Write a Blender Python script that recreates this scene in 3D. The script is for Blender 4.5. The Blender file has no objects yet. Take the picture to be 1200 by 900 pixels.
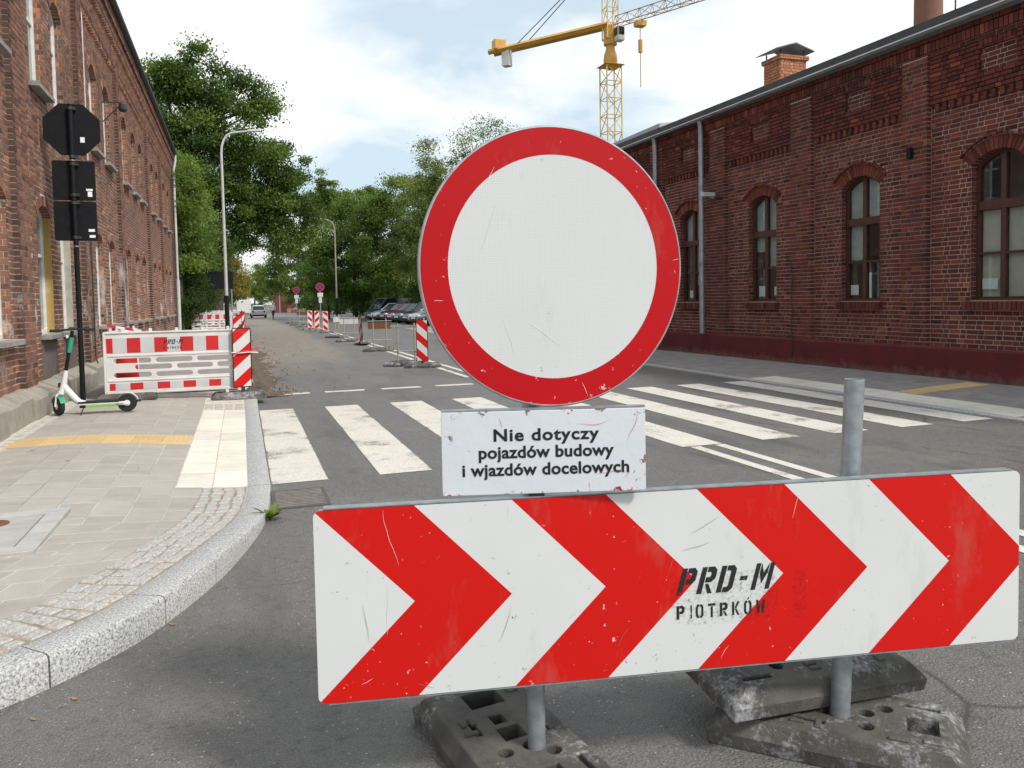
import bpy, bmesh, math, random
import numpy as np
from mathutils import Matrix, Vector

# ---------------------------------------------------------------- camera
SC = bpy.context.scene
COL = SC.collection
RND = random.Random(7)
CAM_H = 1.6
yaw, pitch, roll = math.radians(19.0445), math.radians(-2.7541), 0.019
fw = Vector((math.sin(yaw)*math.cos(pitch), math.cos(yaw)*math.cos(pitch), math.sin(pitch)))
r0 = Vector((math.cos(yaw), -math.sin(yaw), 0)); u0 = r0.cross(fw)
cr, cu = math.cos(roll)*r0 - math.sin(roll)*u0, math.sin(roll)*r0 + math.cos(roll)*u0
cam = bpy.data.cameras.new('camera'); camo = bpy.data.objects.new('camera', cam); COL.objects.link(camo)
cam.sensor_fit = 'HORIZONTAL'; cam.sensor_width = 36.0; cam.lens = 915/1200*36
cam.shift_y = -55/1200; cam.clip_start = .05; cam.clip_end = 6000
camo.matrix_world = Matrix(((cr.x, cu.x, -fw.x, 0), (cr.y, cu.y, -fw.y, 0), (cr.z, cu.z, -fw.z, CAM_H), (0, 0, 0, 1)))
SC.camera = camo

# ---------------------------------------------------------------- sky, sun, exposure
SUN = Vector((.55, -.75, .95)).normalized()
elev = math.asin(SUN.z); azim = math.atan2(SUN.x, SUN.y)
W = bpy.data.worlds.new('World'); SC.world = W; W.use_nodes = True
nt = W.node_tree; nt.nodes.clear()
def N(t, **k):
    n = nt.nodes.new(t)
    for a, b in k.items(): setattr(n, a, b)
    return n
out = N('ShaderNodeOutputWorld'); bg = N('ShaderNodeBackground'); sky = N('ShaderNodeTexSky')
sky.sky_type = 'NISHITA'; sky.sun_disc = False; sky.sun_elevation = elev; sky.sun_rotation = azim
sky.air_density = 1.0; sky.dust_density = 1.5; sky.ozone_density = 1.0
tc = N('ShaderNodeTexCoord'); sep = N('ShaderNodeSeparateXYZ'); nt.links.new(tc.outputs['Generated'], sep.inputs[0])
mx = N('ShaderNodeMath', operation='MAXIMUM'); nt.links.new(sep.outputs[2], mx.inputs[0]); mx.inputs[1].default_value = .0
ad = N('ShaderNodeMath', operation='ADD'); nt.links.new(mx.outputs[0], ad.inputs[0]); ad.inputs[1].default_value = .28
dv = N('ShaderNodeVectorMath', operation='DIVIDE'); cb = N('ShaderNodeCombineXYZ')
for i in range(3): nt.links.new(ad.outputs[0], cb.inputs[i])
nt.links.new(tc.outputs['Generated'], dv.inputs[0]); nt.links.new(cb.outputs[0], dv.inputs[1])
ns = N('ShaderNodeTexNoise'); ns.inputs['Scale'].default_value = 1.55; ns.inputs['Detail'].default_value = 9; ns.inputs['Roughness'].default_value = .52; ns.inputs['Distortion'].default_value = .25
mp = N('ShaderNodeMapping'); mp.inputs['Location'].default_value = (3.4, 1.1, .4); nt.links.new(dv.outputs[0], mp.inputs[0]); nt.links.new(mp.outputs[0], ns.inputs['Vector'])
rp = N('ShaderNodeValToRGB'); rp.color_ramp.elements[0].position = .44; rp.color_ramp.elements[1].position = .57
rp.color_ramp.elements[0].color = (.08, .08, .08, 1); rp.color_ramp.elements[1].color = (1, 1, 1, 1)
nt.links.new(ns.outputs['Fac'], rp.inputs[0])
mixc = N('ShaderNodeMix', data_type='RGBA'); nt.links.new(rp.outputs[0], mixc.inputs['Factor'])
hz = N('ShaderNodeMix', data_type='RGBA'); hz.inputs[0].default_value = .72; nt.links.new(sky.outputs[0], hz.inputs[6]); hz.inputs[7].default_value = (7.0, 8.7, 9.8, 1)
nt.links.new(hz.outputs[2], mixc.inputs[6]); mixc.inputs[7].default_value = (10.3, 10.4, 10.5, 1)
nt.links.new(mixc.outputs[2], bg.inputs[0]); bg.inputs[1].default_value = .10
nt.links.new(bg.outputs[0], out.inputs[0])
sl = bpy.data.lights.new('sun', 'SUN'); so = bpy.data.objects.new('sun', sl); COL.objects.link(so)
sl.energy = 3.2; sl.angle = math.radians(9); sl.color = (1, .96, .9)
so.rotation_euler = SUN.to_track_quat('Z', 'Y').to_euler(); so.location = (6, -8, 14)
SC.view_settings.view_transform = 'Standard'; SC.view_settings.look = 'None'; SC.view_settings.gamma = 1
SC.view_settings.exposure = 0.12
SC.cycles.max_bounces = 6; SC.cycles.transparent_max_bounces = 8

# ---------------------------------------------------------------- materials
def srgb(r, g, b):
    f = lambda c: c/12.92 if c <= .04045 else ((c+.055)/1.055)**2.4
    return (f(r/255), f(g/255), f(b/255), 1)
def L(*c): return (c[0], c[1], c[2], 1)
M = {}
class NB:
    """small node-tree helper"""
    def __init__(s, name):
        m = bpy.data.materials.new(name); m.use_nodes = True; s.m = m; s.t = m.node_tree; s.t.nodes.clear()
        s.o = s.n('ShaderNodeOutputMaterial'); s.b = s.n('ShaderNodeBsdfPrincipled'); s.l(s.b.outputs[0], s.o.inputs[0]); M[name] = m
        s.vec = None
    def n(s, t, **k):
        q = s.t.nodes.new(t)
        for a, b in k.items(): setattr(q, a, b)
        return q
    def l(s, a, b): s.t.links.new(a, b)
    def coord(s, rand=True):
        if s.vec is None:
            tc = s.n('ShaderNodeTexCoord'); oi = s.n('ShaderNodeObjectInfo')
            ml = s.n('ShaderNodeMath', operation='MULTIPLY'); s.l(oi.outputs['Random'], ml.inputs[0]); ml.inputs[1].default_value = 37 if rand else 0
            ad = s.n('ShaderNodeVectorMath', operation='ADD'); s.l(tc.outputs['Object'], ad.inputs[0]); s.l(ml.outputs[0], ad.inputs[1]); s.vec = ad.outputs[0]
        return s.vec
    def noise(s, scale, detail=4, rough=.55, stretch=None, dist=0):
        q = s.n('ShaderNodeTexNoise'); q.inputs['Scale'].default_value = scale; q.inputs['Detail'].default_value = detail
        q.inputs['Roughness'].default_value = rough; q.inputs['Distortion'].default_value = dist
        v = s.coord()
        if stretch:
            mp = s.n('ShaderNodeMapping'); mp.inputs['Scale'].default_value = stretch; s.l(v, mp.inputs[0]); v = mp.outputs[0]
        s.l(v, q.inputs['Vector']); return q.outputs['Fac']
    def voro(s, scale, feat='F1'):
        q = s.n('ShaderNodeTexVoronoi', feature=feat); q.inputs['Scale'].default_value = scale; s.l(s.coord(), q.inputs['Vector']); return q
    def ramp(s, fac, stops):
        q = s.n('ShaderNodeValToRGB'); e = q.color_ramp.elements
        while len(e) < len(stops): e.new(.5)
        for i, (p, c) in enumerate(stops):
            e[i].position = p; e[i].color = c if hasattr(c, '__len__') else (c, c, c, 1)
        s.l(fac, q.inputs[0]); return q.outputs[0]
    def mix(s, fac, a, b, mode='MIX'):
        q = s.n('ShaderNodeMix', data_type='RGBA', blend_type=mode)
        for v, i in ((fac, 0), (a, 6), (b, 7)):
            if hasattr(v, 'is_linked') or hasattr(v, 'links'): s.l(v, q.inputs[i])
            else: q.inputs[i].default_value = v
        return q.outputs[2]
    def math(s, op, a, b=0):
        q = s.n('ShaderNodeMath', operation=op)
        for v, i in ((a, 0), (b, 1)):
            if hasattr(v, 'links'): s.l(v, q.inputs[i])
            else: q.inputs[i].default_value = v
        return q.outputs[0]
    def set(s, col=None, rough=None, metal=None, spec=None):
        for v, k in ((col, 'Base Color'), (rough, 'Roughness'), (metal, 'Metallic'), (spec, 'Specular IOR Level')):
            if v is None: continue
            if hasattr(v, 'links'): s.l(v, s.b.inputs[k])
            else: s.b.inputs[k].default_value = v
        return s
    def bump(s, h, strength=.3, dist=.01):
        q = s.n('ShaderNodeBump'); q.inputs['Strength'].default_value = strength; q.inputs['Distance'].default_value = dist
        s.l(h, q.inputs['Height']); s.l(q.outputs[0], s.b.inputs['Normal']); return s
    def sepxyz(s):
        tc = s.n('ShaderNodeTexCoord'); q = s.n('ShaderNodeSeparateXYZ'); s.l(tc.outputs['Object'], q.inputs[0]); return q.outputs

def plain(name, c1, c2=None, scale=6, rough=.6, bump=0, bscale=60, metal=0, spec=.4, lo=.35, hi=.65, dirt=None, dscale=3, dpos=(.55, .7)):
    k = NB(name)
    c2 = c2 or tuple(x*.8 for x in c1[:3])+(1,)
    col = k.mix(k.ramp(k.noise(scale), [(lo, 0), (hi, 1)]), c1, c2)
    if dirt: col = k.mix(k.ramp(k.noise(dscale, 7, .7), [(dpos[0], 0), (dpos[1], 1)]), col, dirt)
    k.set(col, rough, metal, spec)
    if bump: k.bump(k.noise(bscale, 5), bump, .005)
    return k.m

# asphalt: aggregate speckle, patches, stretched wheel wear
k = NB('asphalt')
agg = k.noise(130, 3, .75); spk = k.voro(75)
base = k.mix(k.ramp(k.noise(.55, 6, .6), [(.3, 0), (.7, 1)]), L(.108, .099, .092), L(.158, .145, .134))
base = k.mix(k.ramp(agg, [(.36, 0), (.50, .5), (.68, 1)]), k.mix(1.0, base, L(.62, .62, .62), 'MULTIPLY'), L(.21, .20, .19))
base = k.mix(k.ramp(spk.outputs['Distance'], [(.12, 1), (.22, 0)]), base, L(.30, .28, .25))
sp2 = k.voro(34); base = k.mix(k.math('MULTIPLY', k.ramp(sp2.outputs['Distance'], [(.10, 1), (.17, 0)]), k.ramp(k.noise(9, 2), [(.5, 0), (.56, 1)])), base, L(.46, .43, .38))
base = k.mix(k.math('MULTIPLY', k.ramp(k.noise(22, 5, .75), [(.52, 0), (.66, 1)]), .5), base, L(.05, .047, .045))
base = k.mix(k.math('MULTIPLY', k.ramp(k.noise(.9, 8, .7), [(.56, 0), (.66, 1)]), .35), base, L(.24, .22, .19))
base = k.mix(k.math('MULTIPLY', k.ramp(k.noise(1.3, 7, .65, (1, .25, 1)), [(.52, 0), (.68, 1)]), .55), base, L(.055, .053, .053))
crk = k.n('ShaderNodeTexVoronoi', feature='DISTANCE_TO_EDGE'); crk.inputs['Scale'].default_value = .42
cdn = k.n('ShaderNodeMix', data_type='VECTOR'); cdn.inputs[0].default_value = .12; nzc = k.n('ShaderNodeTexNoise'); nzc.inputs['Scale'].default_value = 3; nzc.inputs['Detail'].default_value = 6; k.l(k.coord(), nzc.inputs['Vector']); k.l(k.coord(), cdn.inputs[4]); k.l(nzc.outputs['Color'], cdn.inputs[5]); k.l(cdn.outputs[1], crk.inputs['Vector'])
base = k.mix(k.math('MULTIPLY', k.math('MULTIPLY', k.ramp(crk.outputs['Distance'], [(.0018, 1), (.005, 0)]), k.ramp(k.noise(.7, 3), [(.50, 0), (.58, 1)])), .8), base, L(.035, .033, .032))
x, y, z = k.sepxyz()
# sand and soil carried onto the works side of the road
dm = k.math('MULTIPLY', k.ramp(k.math('DIVIDE', k.math('SUBTRACT', y, 13), 16.), [(0, 0), (1, 1)]), k.ramp(k.math('DIVIDE', x, 5.), [(.45, 1), (.78, 0)]))
dn = k.math('ADD', dm, k.math('SUBTRACT', k.noise(.8, 7, .65, (1, .45, 1)), .55))
dirtc = k.mix(k.ramp(k.noise(3.5, 7, .7), [(.35, 0), (.65, 1)]), L(.30, .255, .205), L(.17, .14, .115))
base = k.mix(k.math('MULTIPLY', k.ramp(dn, [(.25, 0), (.6, 1)]), .92), base, dirtc)
k.set(base, k.ramp(agg, [(.3, .46), (.7, .66)]), 0, .5); k.bump(k.math('ADD', agg, k.math('MULTIPLY', spk.outputs['Distance'], .9)), .9, .006)

def concrete(name, c1, c2, sp=.35):
    k = NB(name)
    col = k.mix(k.ramp(k.noise(5, 6, .6), [(.3, 0), (.7, 1)]), c1, c2)
    oi = k.n('ShaderNodeObjectInfo'); v = k.math('ADD', k.math('MULTIPLY', oi.outputs['Random'], .13), .93)
    cx = k.n('ShaderNodeCombineColor'); [k.l(v, cx.inputs[i]) for i in range(3)]
    col = k.mix(1.0, col, cx.outputs[0], 'MULTIPLY')
    col = k.mix(k.math('MULTIPLY', k.ramp(k.noise(150, 3, .7), [(.5, 0), (.75, 1)]), .3), col, L(.1, .09, .08))
    col = k.mix(k.math('MULTIPLY', k.ramp(k.noise(1.7, 6, .7, (.5, 3, 1)), [(.52, 0), (.7, 1)]), .35), col, L(.2, .17, .15))
    k.set(col, .8, 0, sp); k.bump(k.noise(120, 5, .7), .25, .004); return k.m
concrete('slab', L(.415, .38, .34), L(.36, .33, .295))
concrete('tactile_white', L(.74, .70, .62), L(.64, .60, .52))
concrete('tactile_yellow', L(.64, .45, .20), L(.54, .40, .22))
concrete('plinth_concrete', L(.36, .33, .28), L(.25, .225, .19))
concrete('cover_concrete', L(.46, .45, .43), L(.38, .37, .35))
plain('joint_sand', L(.60, .55, .47), L(.46, .41, .35), 9, .9, .5, 90)
plain('pavement_far', L(.30, .28, .26), L(.23, .21, .2), 3, .85, .3, 60)
k = NB('granite')
g1 = k.noise(95, 4, .75); g2 = k.voro(95)
col = k.ramp(g1, [(.36, L(.10, .105, .115)), (.48, L(.36, .36, .36)), (.62, L(.60, .60, .59))])
col = k.mix(k.math('MULTIPLY', k.ramp(k.noise(2.2, 6, .65), [(.45, 0), (.7, 1)]), .3), col, L(.36, .33, .28))
k.set(col, .7, 0, .4); k.bump(g1, .4, .004)
k = NB('sett_granite')
g1 = k.noise(70, 5, .75)
oi = k.n('ShaderNodeObjectInfo')
col = k.ramp(g1, [(.32, L(.18, .175, .17)), (.5, L(.40, .39, .37)), (.7, L(.58, .57, .54))])
col = k.mix(k.math('MULTIPLY', oi.outputs['Random'], .25), col, L(.42, .38, .33))
k.set(col, .85, 0, .3); k.bump(k.noise(45, 6, .7), .6, .008)
k = NB('road_paint')
tcg = k.n('ShaderNodeTexCoord'); spg = k.n('ShaderNodeSeparateXYZ'); k.l(tcg.outputs['Generated'], spg.inputs[0])
edge = k.ramp(k.math('MULTIPLY', k.math('ABSOLUTE', k.math('SUBTRACT', spg.outputs[0], .5)), 2), [(.93, 0), (1, 1)])
wn = k.math('ADD', k.math('ADD', k.math('MULTIPLY', k.noise(1.6, 8, .7), .55), k.math('MULTIPLY', k.noise(85, 4, .75), .45)), k.math('MULTIPLY', edge, -.05))
k.set(k.mix(k.ramp(k.noise(40, 5, .7), [(.4, 0), (.65, 1)]), k.mix(k.noise(3, 6), L(.70, .665, .60), L(.60, .565, .505)), L(.52, .485, .43)), .75, 0, .25)
k.bump(k.noise(120, 4, .7), .5, .005)
al = k.ramp(wn, [(.405, 0), (.455, 1)]); k.l(al, k.b.inputs['Alpha'])

def brick(name, stops, stain, stainpos, lime=0.0):
    k = NB(name)
    at = k.n('ShaderNodeAttribute'); at.attribute_name = 'bc'; v = at.outputs['Fac']
    v2 = k.math('ADD', v, k.math('MULTIPLY', k.math('SUBTRACT', k.noise(14, 4), .5), .35))
    col = k.ramp(v2, stops)
    col = k.mix(k.math('MULTIPLY', k.ramp(k.noise(.45, 8, .68), [(stainpos[0], 0), (stainpos[1], 1)]), .75), col, stain)
    col = k.mix(k.math('MULTIPLY', k.ramp(k.noise(70, 4, .7), [(.5, 0), (.7, 1)]), .35), col, L(.06, .035, .03))
    if lime:
        x, y, z = k.sepxyz()
        zm = k.ramp(k.math('DIVIDE', z, 4.), [(.1, 0), (.35, 1), (.6, 1), (.75, 0)])
        lm = k.math('MULTIPLY', k.math('MULTIPLY', k.ramp(k.noise(1.1, 9, .75, (1, 1, .5)), [(.55, 0), (.64, 1)]), zm), lime)
        col = k.mix(lm, col, L(.58, .55, .52))
    k.set(col, .88, 0, .25); k.bump(k.noise(90, 5, .7), .5, .006); return k.m
brick('brick_left', [(.0, L(.065, .038, .03)), (.3, L(.155, .08, .058)), (.6, L(.245, .12, .08)), (.85, L(.32, .145, .085)), (1., L(.46, .21, .10))], L(.115, .08, .066), (.50, .74), .85)
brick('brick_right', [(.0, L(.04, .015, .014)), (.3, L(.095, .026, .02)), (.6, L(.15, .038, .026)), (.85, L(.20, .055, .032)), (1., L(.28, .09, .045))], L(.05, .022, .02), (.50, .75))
brick('brick_orange', [(.0, L(.30, .12, .07)), (.5, L(.48, .20, .10)), (1., L(.60, .28, .13))], L(.25, .12, .08), (.6, .8))
plain('mortar_left', L(.66, .57, .49), L(.52, .44, .37), 5, .95, .4, 90, dirt=L(.38, .32, .27), dscale=.6, dpos=(.5, .72))
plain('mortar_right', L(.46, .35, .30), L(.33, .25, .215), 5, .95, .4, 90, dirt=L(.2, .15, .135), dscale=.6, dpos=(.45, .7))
k = NB('red_plinth')
col = k.mix(k.ramp(k.noise(2.5, 6), [(.35, 0), (.65, 1)]), L(.13, .017, .017), L(.09, .014, .014))
col = k.mix(k.ramp(k.noise(3.2, 7, .7), [(.68, 0), (.72, 1)]), col, L(.24, .19, .18))
x, y, z = k.sepxyz()
col = k.mix(k.math('MULTIPLY', k.ramp(k.math('ADD', k.math('MULTIPLY', z, 1.6), k.math('MULTIPLY', k.noise(5, 8, .75), .9)), [(.55, 1), (.85, 0)]), .55), col, L(.17, .13, .11))
k.set(col, .7, 0, .3); k.bump(k.noise(60, 5), .3, .005)
plain('mustard_plaster', L(.52, .33, .07), L(.42, .30, .11), 9, .9, .4, 60, dirt=L(.45, .42, .34), dscale=5)
plain('grey_plaster', L(.46, .43, .36), L(.36, .33, .27), 6, .9, .4, 60)
plain('dark_patch', L(.16, .125, .115), L(.12, .095, .09), 7, .9, .4, 60)
plain('white_frame', L(.74, .74, .70), L(.62, .61, .57), 8, .5)
plain('brown_frame', L(.085, .03, .022), L(.06, .022, .018), 12, .5, .2, 90)
plain('zinc', L(.40, .42, .44), L(.30, .32, .34), 5, .45, .1, 40, metal=.5, dirt=L(.22, .2, .18))
plain('pipe_white', L(.62, .62, .60), L(.52, .51, .49), 5, .5)
plain('roof_dark', L(.055, .058, .062), L(.035, .037, .04), 4, .6, .3, 50)
plain('roof_tin', L(.33, .35, .37), L(.24, .26, .28), 2, .5)
plain('stone_sill', L(.32, .30, .28), L(.22, .20, .19), 9, .85, .3, 70)
plain('galv', L(.42, .45, .47), L(.30, .325, .345), 22, .42, .1, 80, metal=.65, dirt=L(.36, .34, .30), dscale=9, dpos=(.6, .75))
plain('black_paint', L(.008, .009, .011), L(.012, .013, .015), 8, .6, spec=.18)
plain('dark_steel', L(.04, .042, .045), L(.06, .06, .06), 10, .5, metal=.3)
plain('rubber', L(.014, .014, .014), L(.022, .021, .02), 30, .75, .2, 120)
k = NB('recycled_base')
col = k.mix(k.ramp(k.noise(6, 6, .65), [(.35, 0), (.7, 1)]), L(.060, .055, .050), L(.13, .12, .105))
sc1 = k.ramp(k.math('ADD', k.math('MULTIPLY', k.noise(3.2, 8, .72), .75), k.math('MULTIPLY', k.noise(55, 4, .7), .3)), [(.545, 0), (.65, 1)])
col = k.mix(k.math('MULTIPLY', sc1, .78), col, L(.46, .46, .48))
k.set(col, .72, 0, .4); k.bump(k.math('ADD', k.noise(85, 5, .75), k.math('MULTIPLY', k.noise(9, 5), 1.2)), .9, .008)

def sheet(name, c, fleck, amt=.55, grid=0, rough=.38, streak=None):
    """retro-reflective sign sheeting with small chips, hairline scratches and faint grime"""
    k = NB(name); col = k.mix(k.noise(2.5, 5), c, tuple(v*.9 for v in c[:3])+(1,))
    chips = k.ramp(k.noise(38, 5, .7), [(.66, 0), (.685, 1)])
    clus = k.ramp(k.noise(2.3, 3), [(.44, 0), (.56, 1)])
    col = k.mix(k.math('MULTIPLY', k.math('MULTIPLY', chips, clus), .9), col, fleck)
    grime = k.ramp(k.noise(4, 9, .75, (1, 1, .35)), [(.56, 0), (.78, 1)])
    col = k.mix(k.math('MULTIPLY', grime, .34), col, L(.25, .22, .17))
    wv = k.n('ShaderNodeTexWave', wave_type='RINGS'); wv.inputs['Scale'].default_value = .9; wv.inputs['Distortion'].default_value = 7; wv.inputs['Detail'].default_value = 3; wv.inputs['Detail Scale'].default_value = .7
    k.l(k.coord(), wv.inputs['Vector'])
    scr = k.math('MULTIPLY', k.ramp(wv.outputs['Fac'], [(.9993, 0), (.9999, 1)]), k.ramp(k.noise(4.1, 2), [(.54, 0), (.6, 1)]))
    col = k.mix(k.math('MULTIPLY', scr, amt), col, streak or fleck)
    k.set(col, rough, 0, .22)
    if grid:
        ck = k.n('ShaderNodeTexChecker'); ck.inputs['Scale'].default_value = grid
        mp = k.n('ShaderNodeMapping'); mp.inputs['Rotation'].default_value = (0, math.radians(45), 0); k.l(k.coord(), mp.inputs[0]); k.l(mp.outputs[0], ck.inputs['Vector'])
        col2 = k.mix(ck.outputs['Fac'], col, k.mix(1.0, col, L(.90, .91, .92), 'MULTIPLY')); k.set(col2)
    return k.m
sheet('sign_white', L(.62, .63, .62), L(.30, .26, .20), .0, 190, .4, L(.9, .9, .9))
sheet('sign_red', L(.44, .002, .005), L(.72, .55, .50), .0, 0, .45)
sheet('board_white', L(.66, .665, .65), L(.20, .15, .09), .0, 0, .42)
sheet('board_red', L(.60, .008, .005), L(.75, .60, .52), .0, 0, .45)
k = NB('plate_white')
col = k.mix(k.noise(3, 5), L(.66, .68, .71), L(.60, .62, .65))
tcg = k.n('ShaderNodeTexCoord'); sp_ = k.n('ShaderNodeSeparateXYZ'); k.l(tcg.outputs['Generated'], sp_.inputs[0])
ed = k.math('MAXIMUM', k.math('ABSOLUTE', k.math('SUBTRACT', sp_.outputs[0], .5)), k.math('ABSOLUTE', k.math('SUBTRACT', sp_.outputs[2], .5)))
chip = k.ramp(k.math('ADD', k.math('MULTIPLY', ed, .55), k.math('MULTIPLY', k.noise(22, 6, .75), .75)), [(.70, 0), (.715, 1)])
col = k.mix(chip, col, k.mix(k.ramp(k.noise(5, 2), [(.45, 0), (.55, 1)]), L(.30, .02, .02), L(.18, .15, .14)))
k.set(col, .45, 0, .5); k.bump(k.noise(25, 5), .3, .004)
k = NB('stencil_ink')
k.set(L(.012, .012, .014), .6)
tr = k.n('ShaderNodeBsdfTransparent'); ms = k.n('ShaderNodeMixShader')
k.l(k.ramp(k.noise(24, 5, .7), [(.30, 0), (.42, 1)]), ms.inputs[0]); k.l(tr.outputs[0], ms.inputs[1]); k.l(k.b.outputs[0], ms.inputs[2]); k.l(ms.outputs[0], k.o.inputs[0])
k = NB('stencil_haze')
k.set(L(.015, .015, .016), .7); tr = k.n('ShaderNodeBsdfTransparent'); ms = k.n('ShaderNodeMixShader')
k.l(k.math('MULTIPLY', k.ramp(k.noise(90, 4, .8), [(.50, 0), (.74, 1)]), .5), ms.inputs[0]); k.l(tr.outputs[0], ms.inputs[1]); k.l(k.b.outputs[0], ms.inputs[2]); k.l(ms.outputs[0], k.o.inputs[0])
plain('print_black', L(.01, .01, .011), L(.013, .013, .013), 5, .5)
plain('plastic_white', L(.72, .71, .69), L(.60, .59, .56), 3, .45, dirt=L(.42, .38, .33), dscale=5, dpos=(.6, .85))
plain('plastic_red', L(.56, .02, .02), L(.46, .02, .02), 4, .45)
plain('sheet_grey', L(.55, .56, .56), L(.49, .5, .5), 4, .4)
plain('tape_red', L(.6, .03, .05), L(.5, .03, .05), 5, .4)
plain('tape_white', L(.75, .7, .7), L(.7, .65, .65), 5, .4)
plain('scooter_white', L(.74, .75, .74), L(.66, .67, .66), 5, .35)
plain('scooter_green', L(.04, .36, .20), L(.03, .28, .15), 5, .4)
plain('scooter_lime', L(.25, .50, .10), L(.2, .42, .08), 5, .4)
plain('crane_yellow', L(.62, .33, .07), L(.52, .28, .06), 1.5, .5)
plain('crane_pale', L(.70, .50, .16), L(.60, .42, .13), 1.5, .5)
plain('crane_jib', L(.42, .27, .14), L(.34, .22, .12), 1.5, .5)
plain('crane_white', L(.6, .6, .58), L(.5, .5, .48), 2, .5)
plain('lamp_pole', L(.52, .53, .52), L(.44, .45, .44), 3, .5, metal=.2)
plain('lamp_pole_old', L(.36, .33, .28), L(.28, .26, .22), 3, .7)
plain('bark', L(.09, .07, .055), L(.05, .04, .03), 6, .95, .6, 40)
plain('soil', L(.13, .095, .07), L(.08, .06, .045), 8, .95, .8, 40)
plain('dirt_clod', L(.24, .19, .145), L(.15, .12, .09), 8, .95, .6, 40)
plain('scratch_white', L(.70, .70, .70), L(.68, .68, .68), 9, .6)
plain('joint_soil', L(.36, .29, .22), L(.24, .20, .16), 12, .95, .5, 90)
plain('grass_ground', L(.09, .13, .04), L(.13, .13, .06), 1.5, .95, .6, 40)
plain('earth', L(.16, .145, .12), L(.12, .12, .08), .2, .95, .3, 20)
plain('iron', L(.10, .095, .09), L(.16, .13, .10), 14, .6, .3, 90, metal=.5)
plain('iron_worn', L(.20, .19, .175), L(.28, .25, .22), 14, .6, .3, 90, metal=.3)
plain('pit_shade_black', L(.003, .003, .003), L(.004, .004, .004), 4, .9, spec=.05)
plain('rust', L(.20, .085, .04), L(.12, .055, .03), 20, .85, .4, 90)
plain('blue_sign', L(.03, .03, .16), L(.03, .03, .13), 5, .4)
plain('shed_red', L(.16, .04, .035), L(.12, .03, .03), 2, .7)
plain('skin', L(.5, .3, .22), L(.46, .27, .2), 9, .6)
plain('cloth_light', L(.55, .56, .6), L(.45, .46, .5), 9, .9)
plain('cloth_dark', L(.03, .03, .04), L(.04, .04, .05), 9, .9)
plain('hair', L(.03, .02, .015), L(.05, .035, .02), 20, .8)
plain('paper', L(.86, .88, .88), L(.78, .80, .80), 6, .8)
plain('blind', L(.62, .58, .47), L(.54, .50, .40), 3, .8)
plain('room_dark', L(.14, .15, .15), L(.18, .18, .17), 3, .9)
plain('pane_backing', L(.50, .54, .53), L(.38, .42, .41), 6, .9)
plain('lens', L(.7, .72, .72), L(.6, .62, .62), 3, .15)
plain('tail_red', L(.30, .01, .01), L(.25, .01, .01), 3, .2)
plain('dry_leaf', L(.40, .26, .08), L(.3, .17, .06), 30, .8)
plain('dark_brown_board', L(.14, .07, .035), L(.10, .05, .03), 3, .8)
plain('orange_board', L(.5, .16, .04), L(.42, .13, .04), 3, .6)
def glass(name, tint, refl=.08):
    k = NB(name); k.t.nodes.remove(k.b)
    gl = k.n('ShaderNodeBsdfGlossy'); gl.inputs['Roughness'].default_value = .0; tr = k.n('ShaderNodeBsdfTransparent'); tr.inputs[0].default_value = tint
    fr = k.n('ShaderNodeLayerWeight'); fr.inputs[0].default_value = .5; ms = k.n('ShaderNodeMixShader')
    k.l(k.math('ADD', k.math('MULTIPLY', k.math('POWER', fr.outputs['Facing'], 4.), .8), refl), ms.inputs[0]); k.l(tr.outputs[0], ms.inputs[1]); k.l(gl.outputs[0], ms.inputs[2]); k.l(ms.outputs[0], k.o.inputs[0])
glass('window_glass', (.86, .90, .89, 1), .05); 
k = NB('car_glass'); k.set(L(.012, .016, .018), .04, 0, .8)
def carpaint(name, c):
    k = NB(name); k.set(k.mix(k.noise(3), c, tuple(v*.9 for v in c[:3])+(1,)), .28, .15, .5); k.b.inputs['Coat Weight'].default_value = .7; k.b.inputs['Coat Roughness'].default_value = .06
for nme, c in dict(paint_white=L(.72, .72, .70), paint_black=L(.015, .016, .018), paint_grey=L(.13, .14, .15), paint_silver=L(.42, .43, .44), paint_red=L(.16, .012, .016), paint_teal=L(.03, .09, .10), paint_blue=L(.03, .05, .10)).items(): carpaint(nme, c)
def foliage(name, a, b, c, sat=1):
    k = NB(name); at = k.n('ShaderNodeAttribute'); at.attribute_name = 'bc'
    col = k.ramp(at.outputs['Fac'], [(0, a), (.55, b), (1, c)])
    k.set(col, .6, 0, .25)
    tl = k.n('ShaderNodeBsdfTranslucent'); k.l(k.mix(1.0, col, L(1.25, 1.3, .7), 'MULTIPLY'), tl.inputs[0]); ms = k.n('ShaderNodeMixShader'); ms.inputs[0].default_value = .42
    k.l(k.b.outputs[0], ms.inputs[1]); k.l(tl.outputs[0], ms.inputs[2]); k.l(ms.outputs[0], k.o.inputs[0])
foliage('leaf_deep', L(.04, .075, .018), L(.10, .17, .036), L(.21, .29, .065))
foliage('leaf_mid', L(.055, .10, .022), L(.14, .22, .045), L(.26, .33, .075))
foliage('leaf_light', L(.08, .12, .028), L(.17, .22, .055), L(.30, .32, .10))
foliage('leaf_ivy', L(.03, .06, .016), L(.065, .12, .026), L(.18, .14, .05))
foliage('leaf_autumn', L(.12, .12, .03), L(.26, .20, .05), L(.42, .30, .06))
foliage('leaf_weed', L(.06, .10, .025), L(.12, .19, .04), L(.24, .26, .07))

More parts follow.
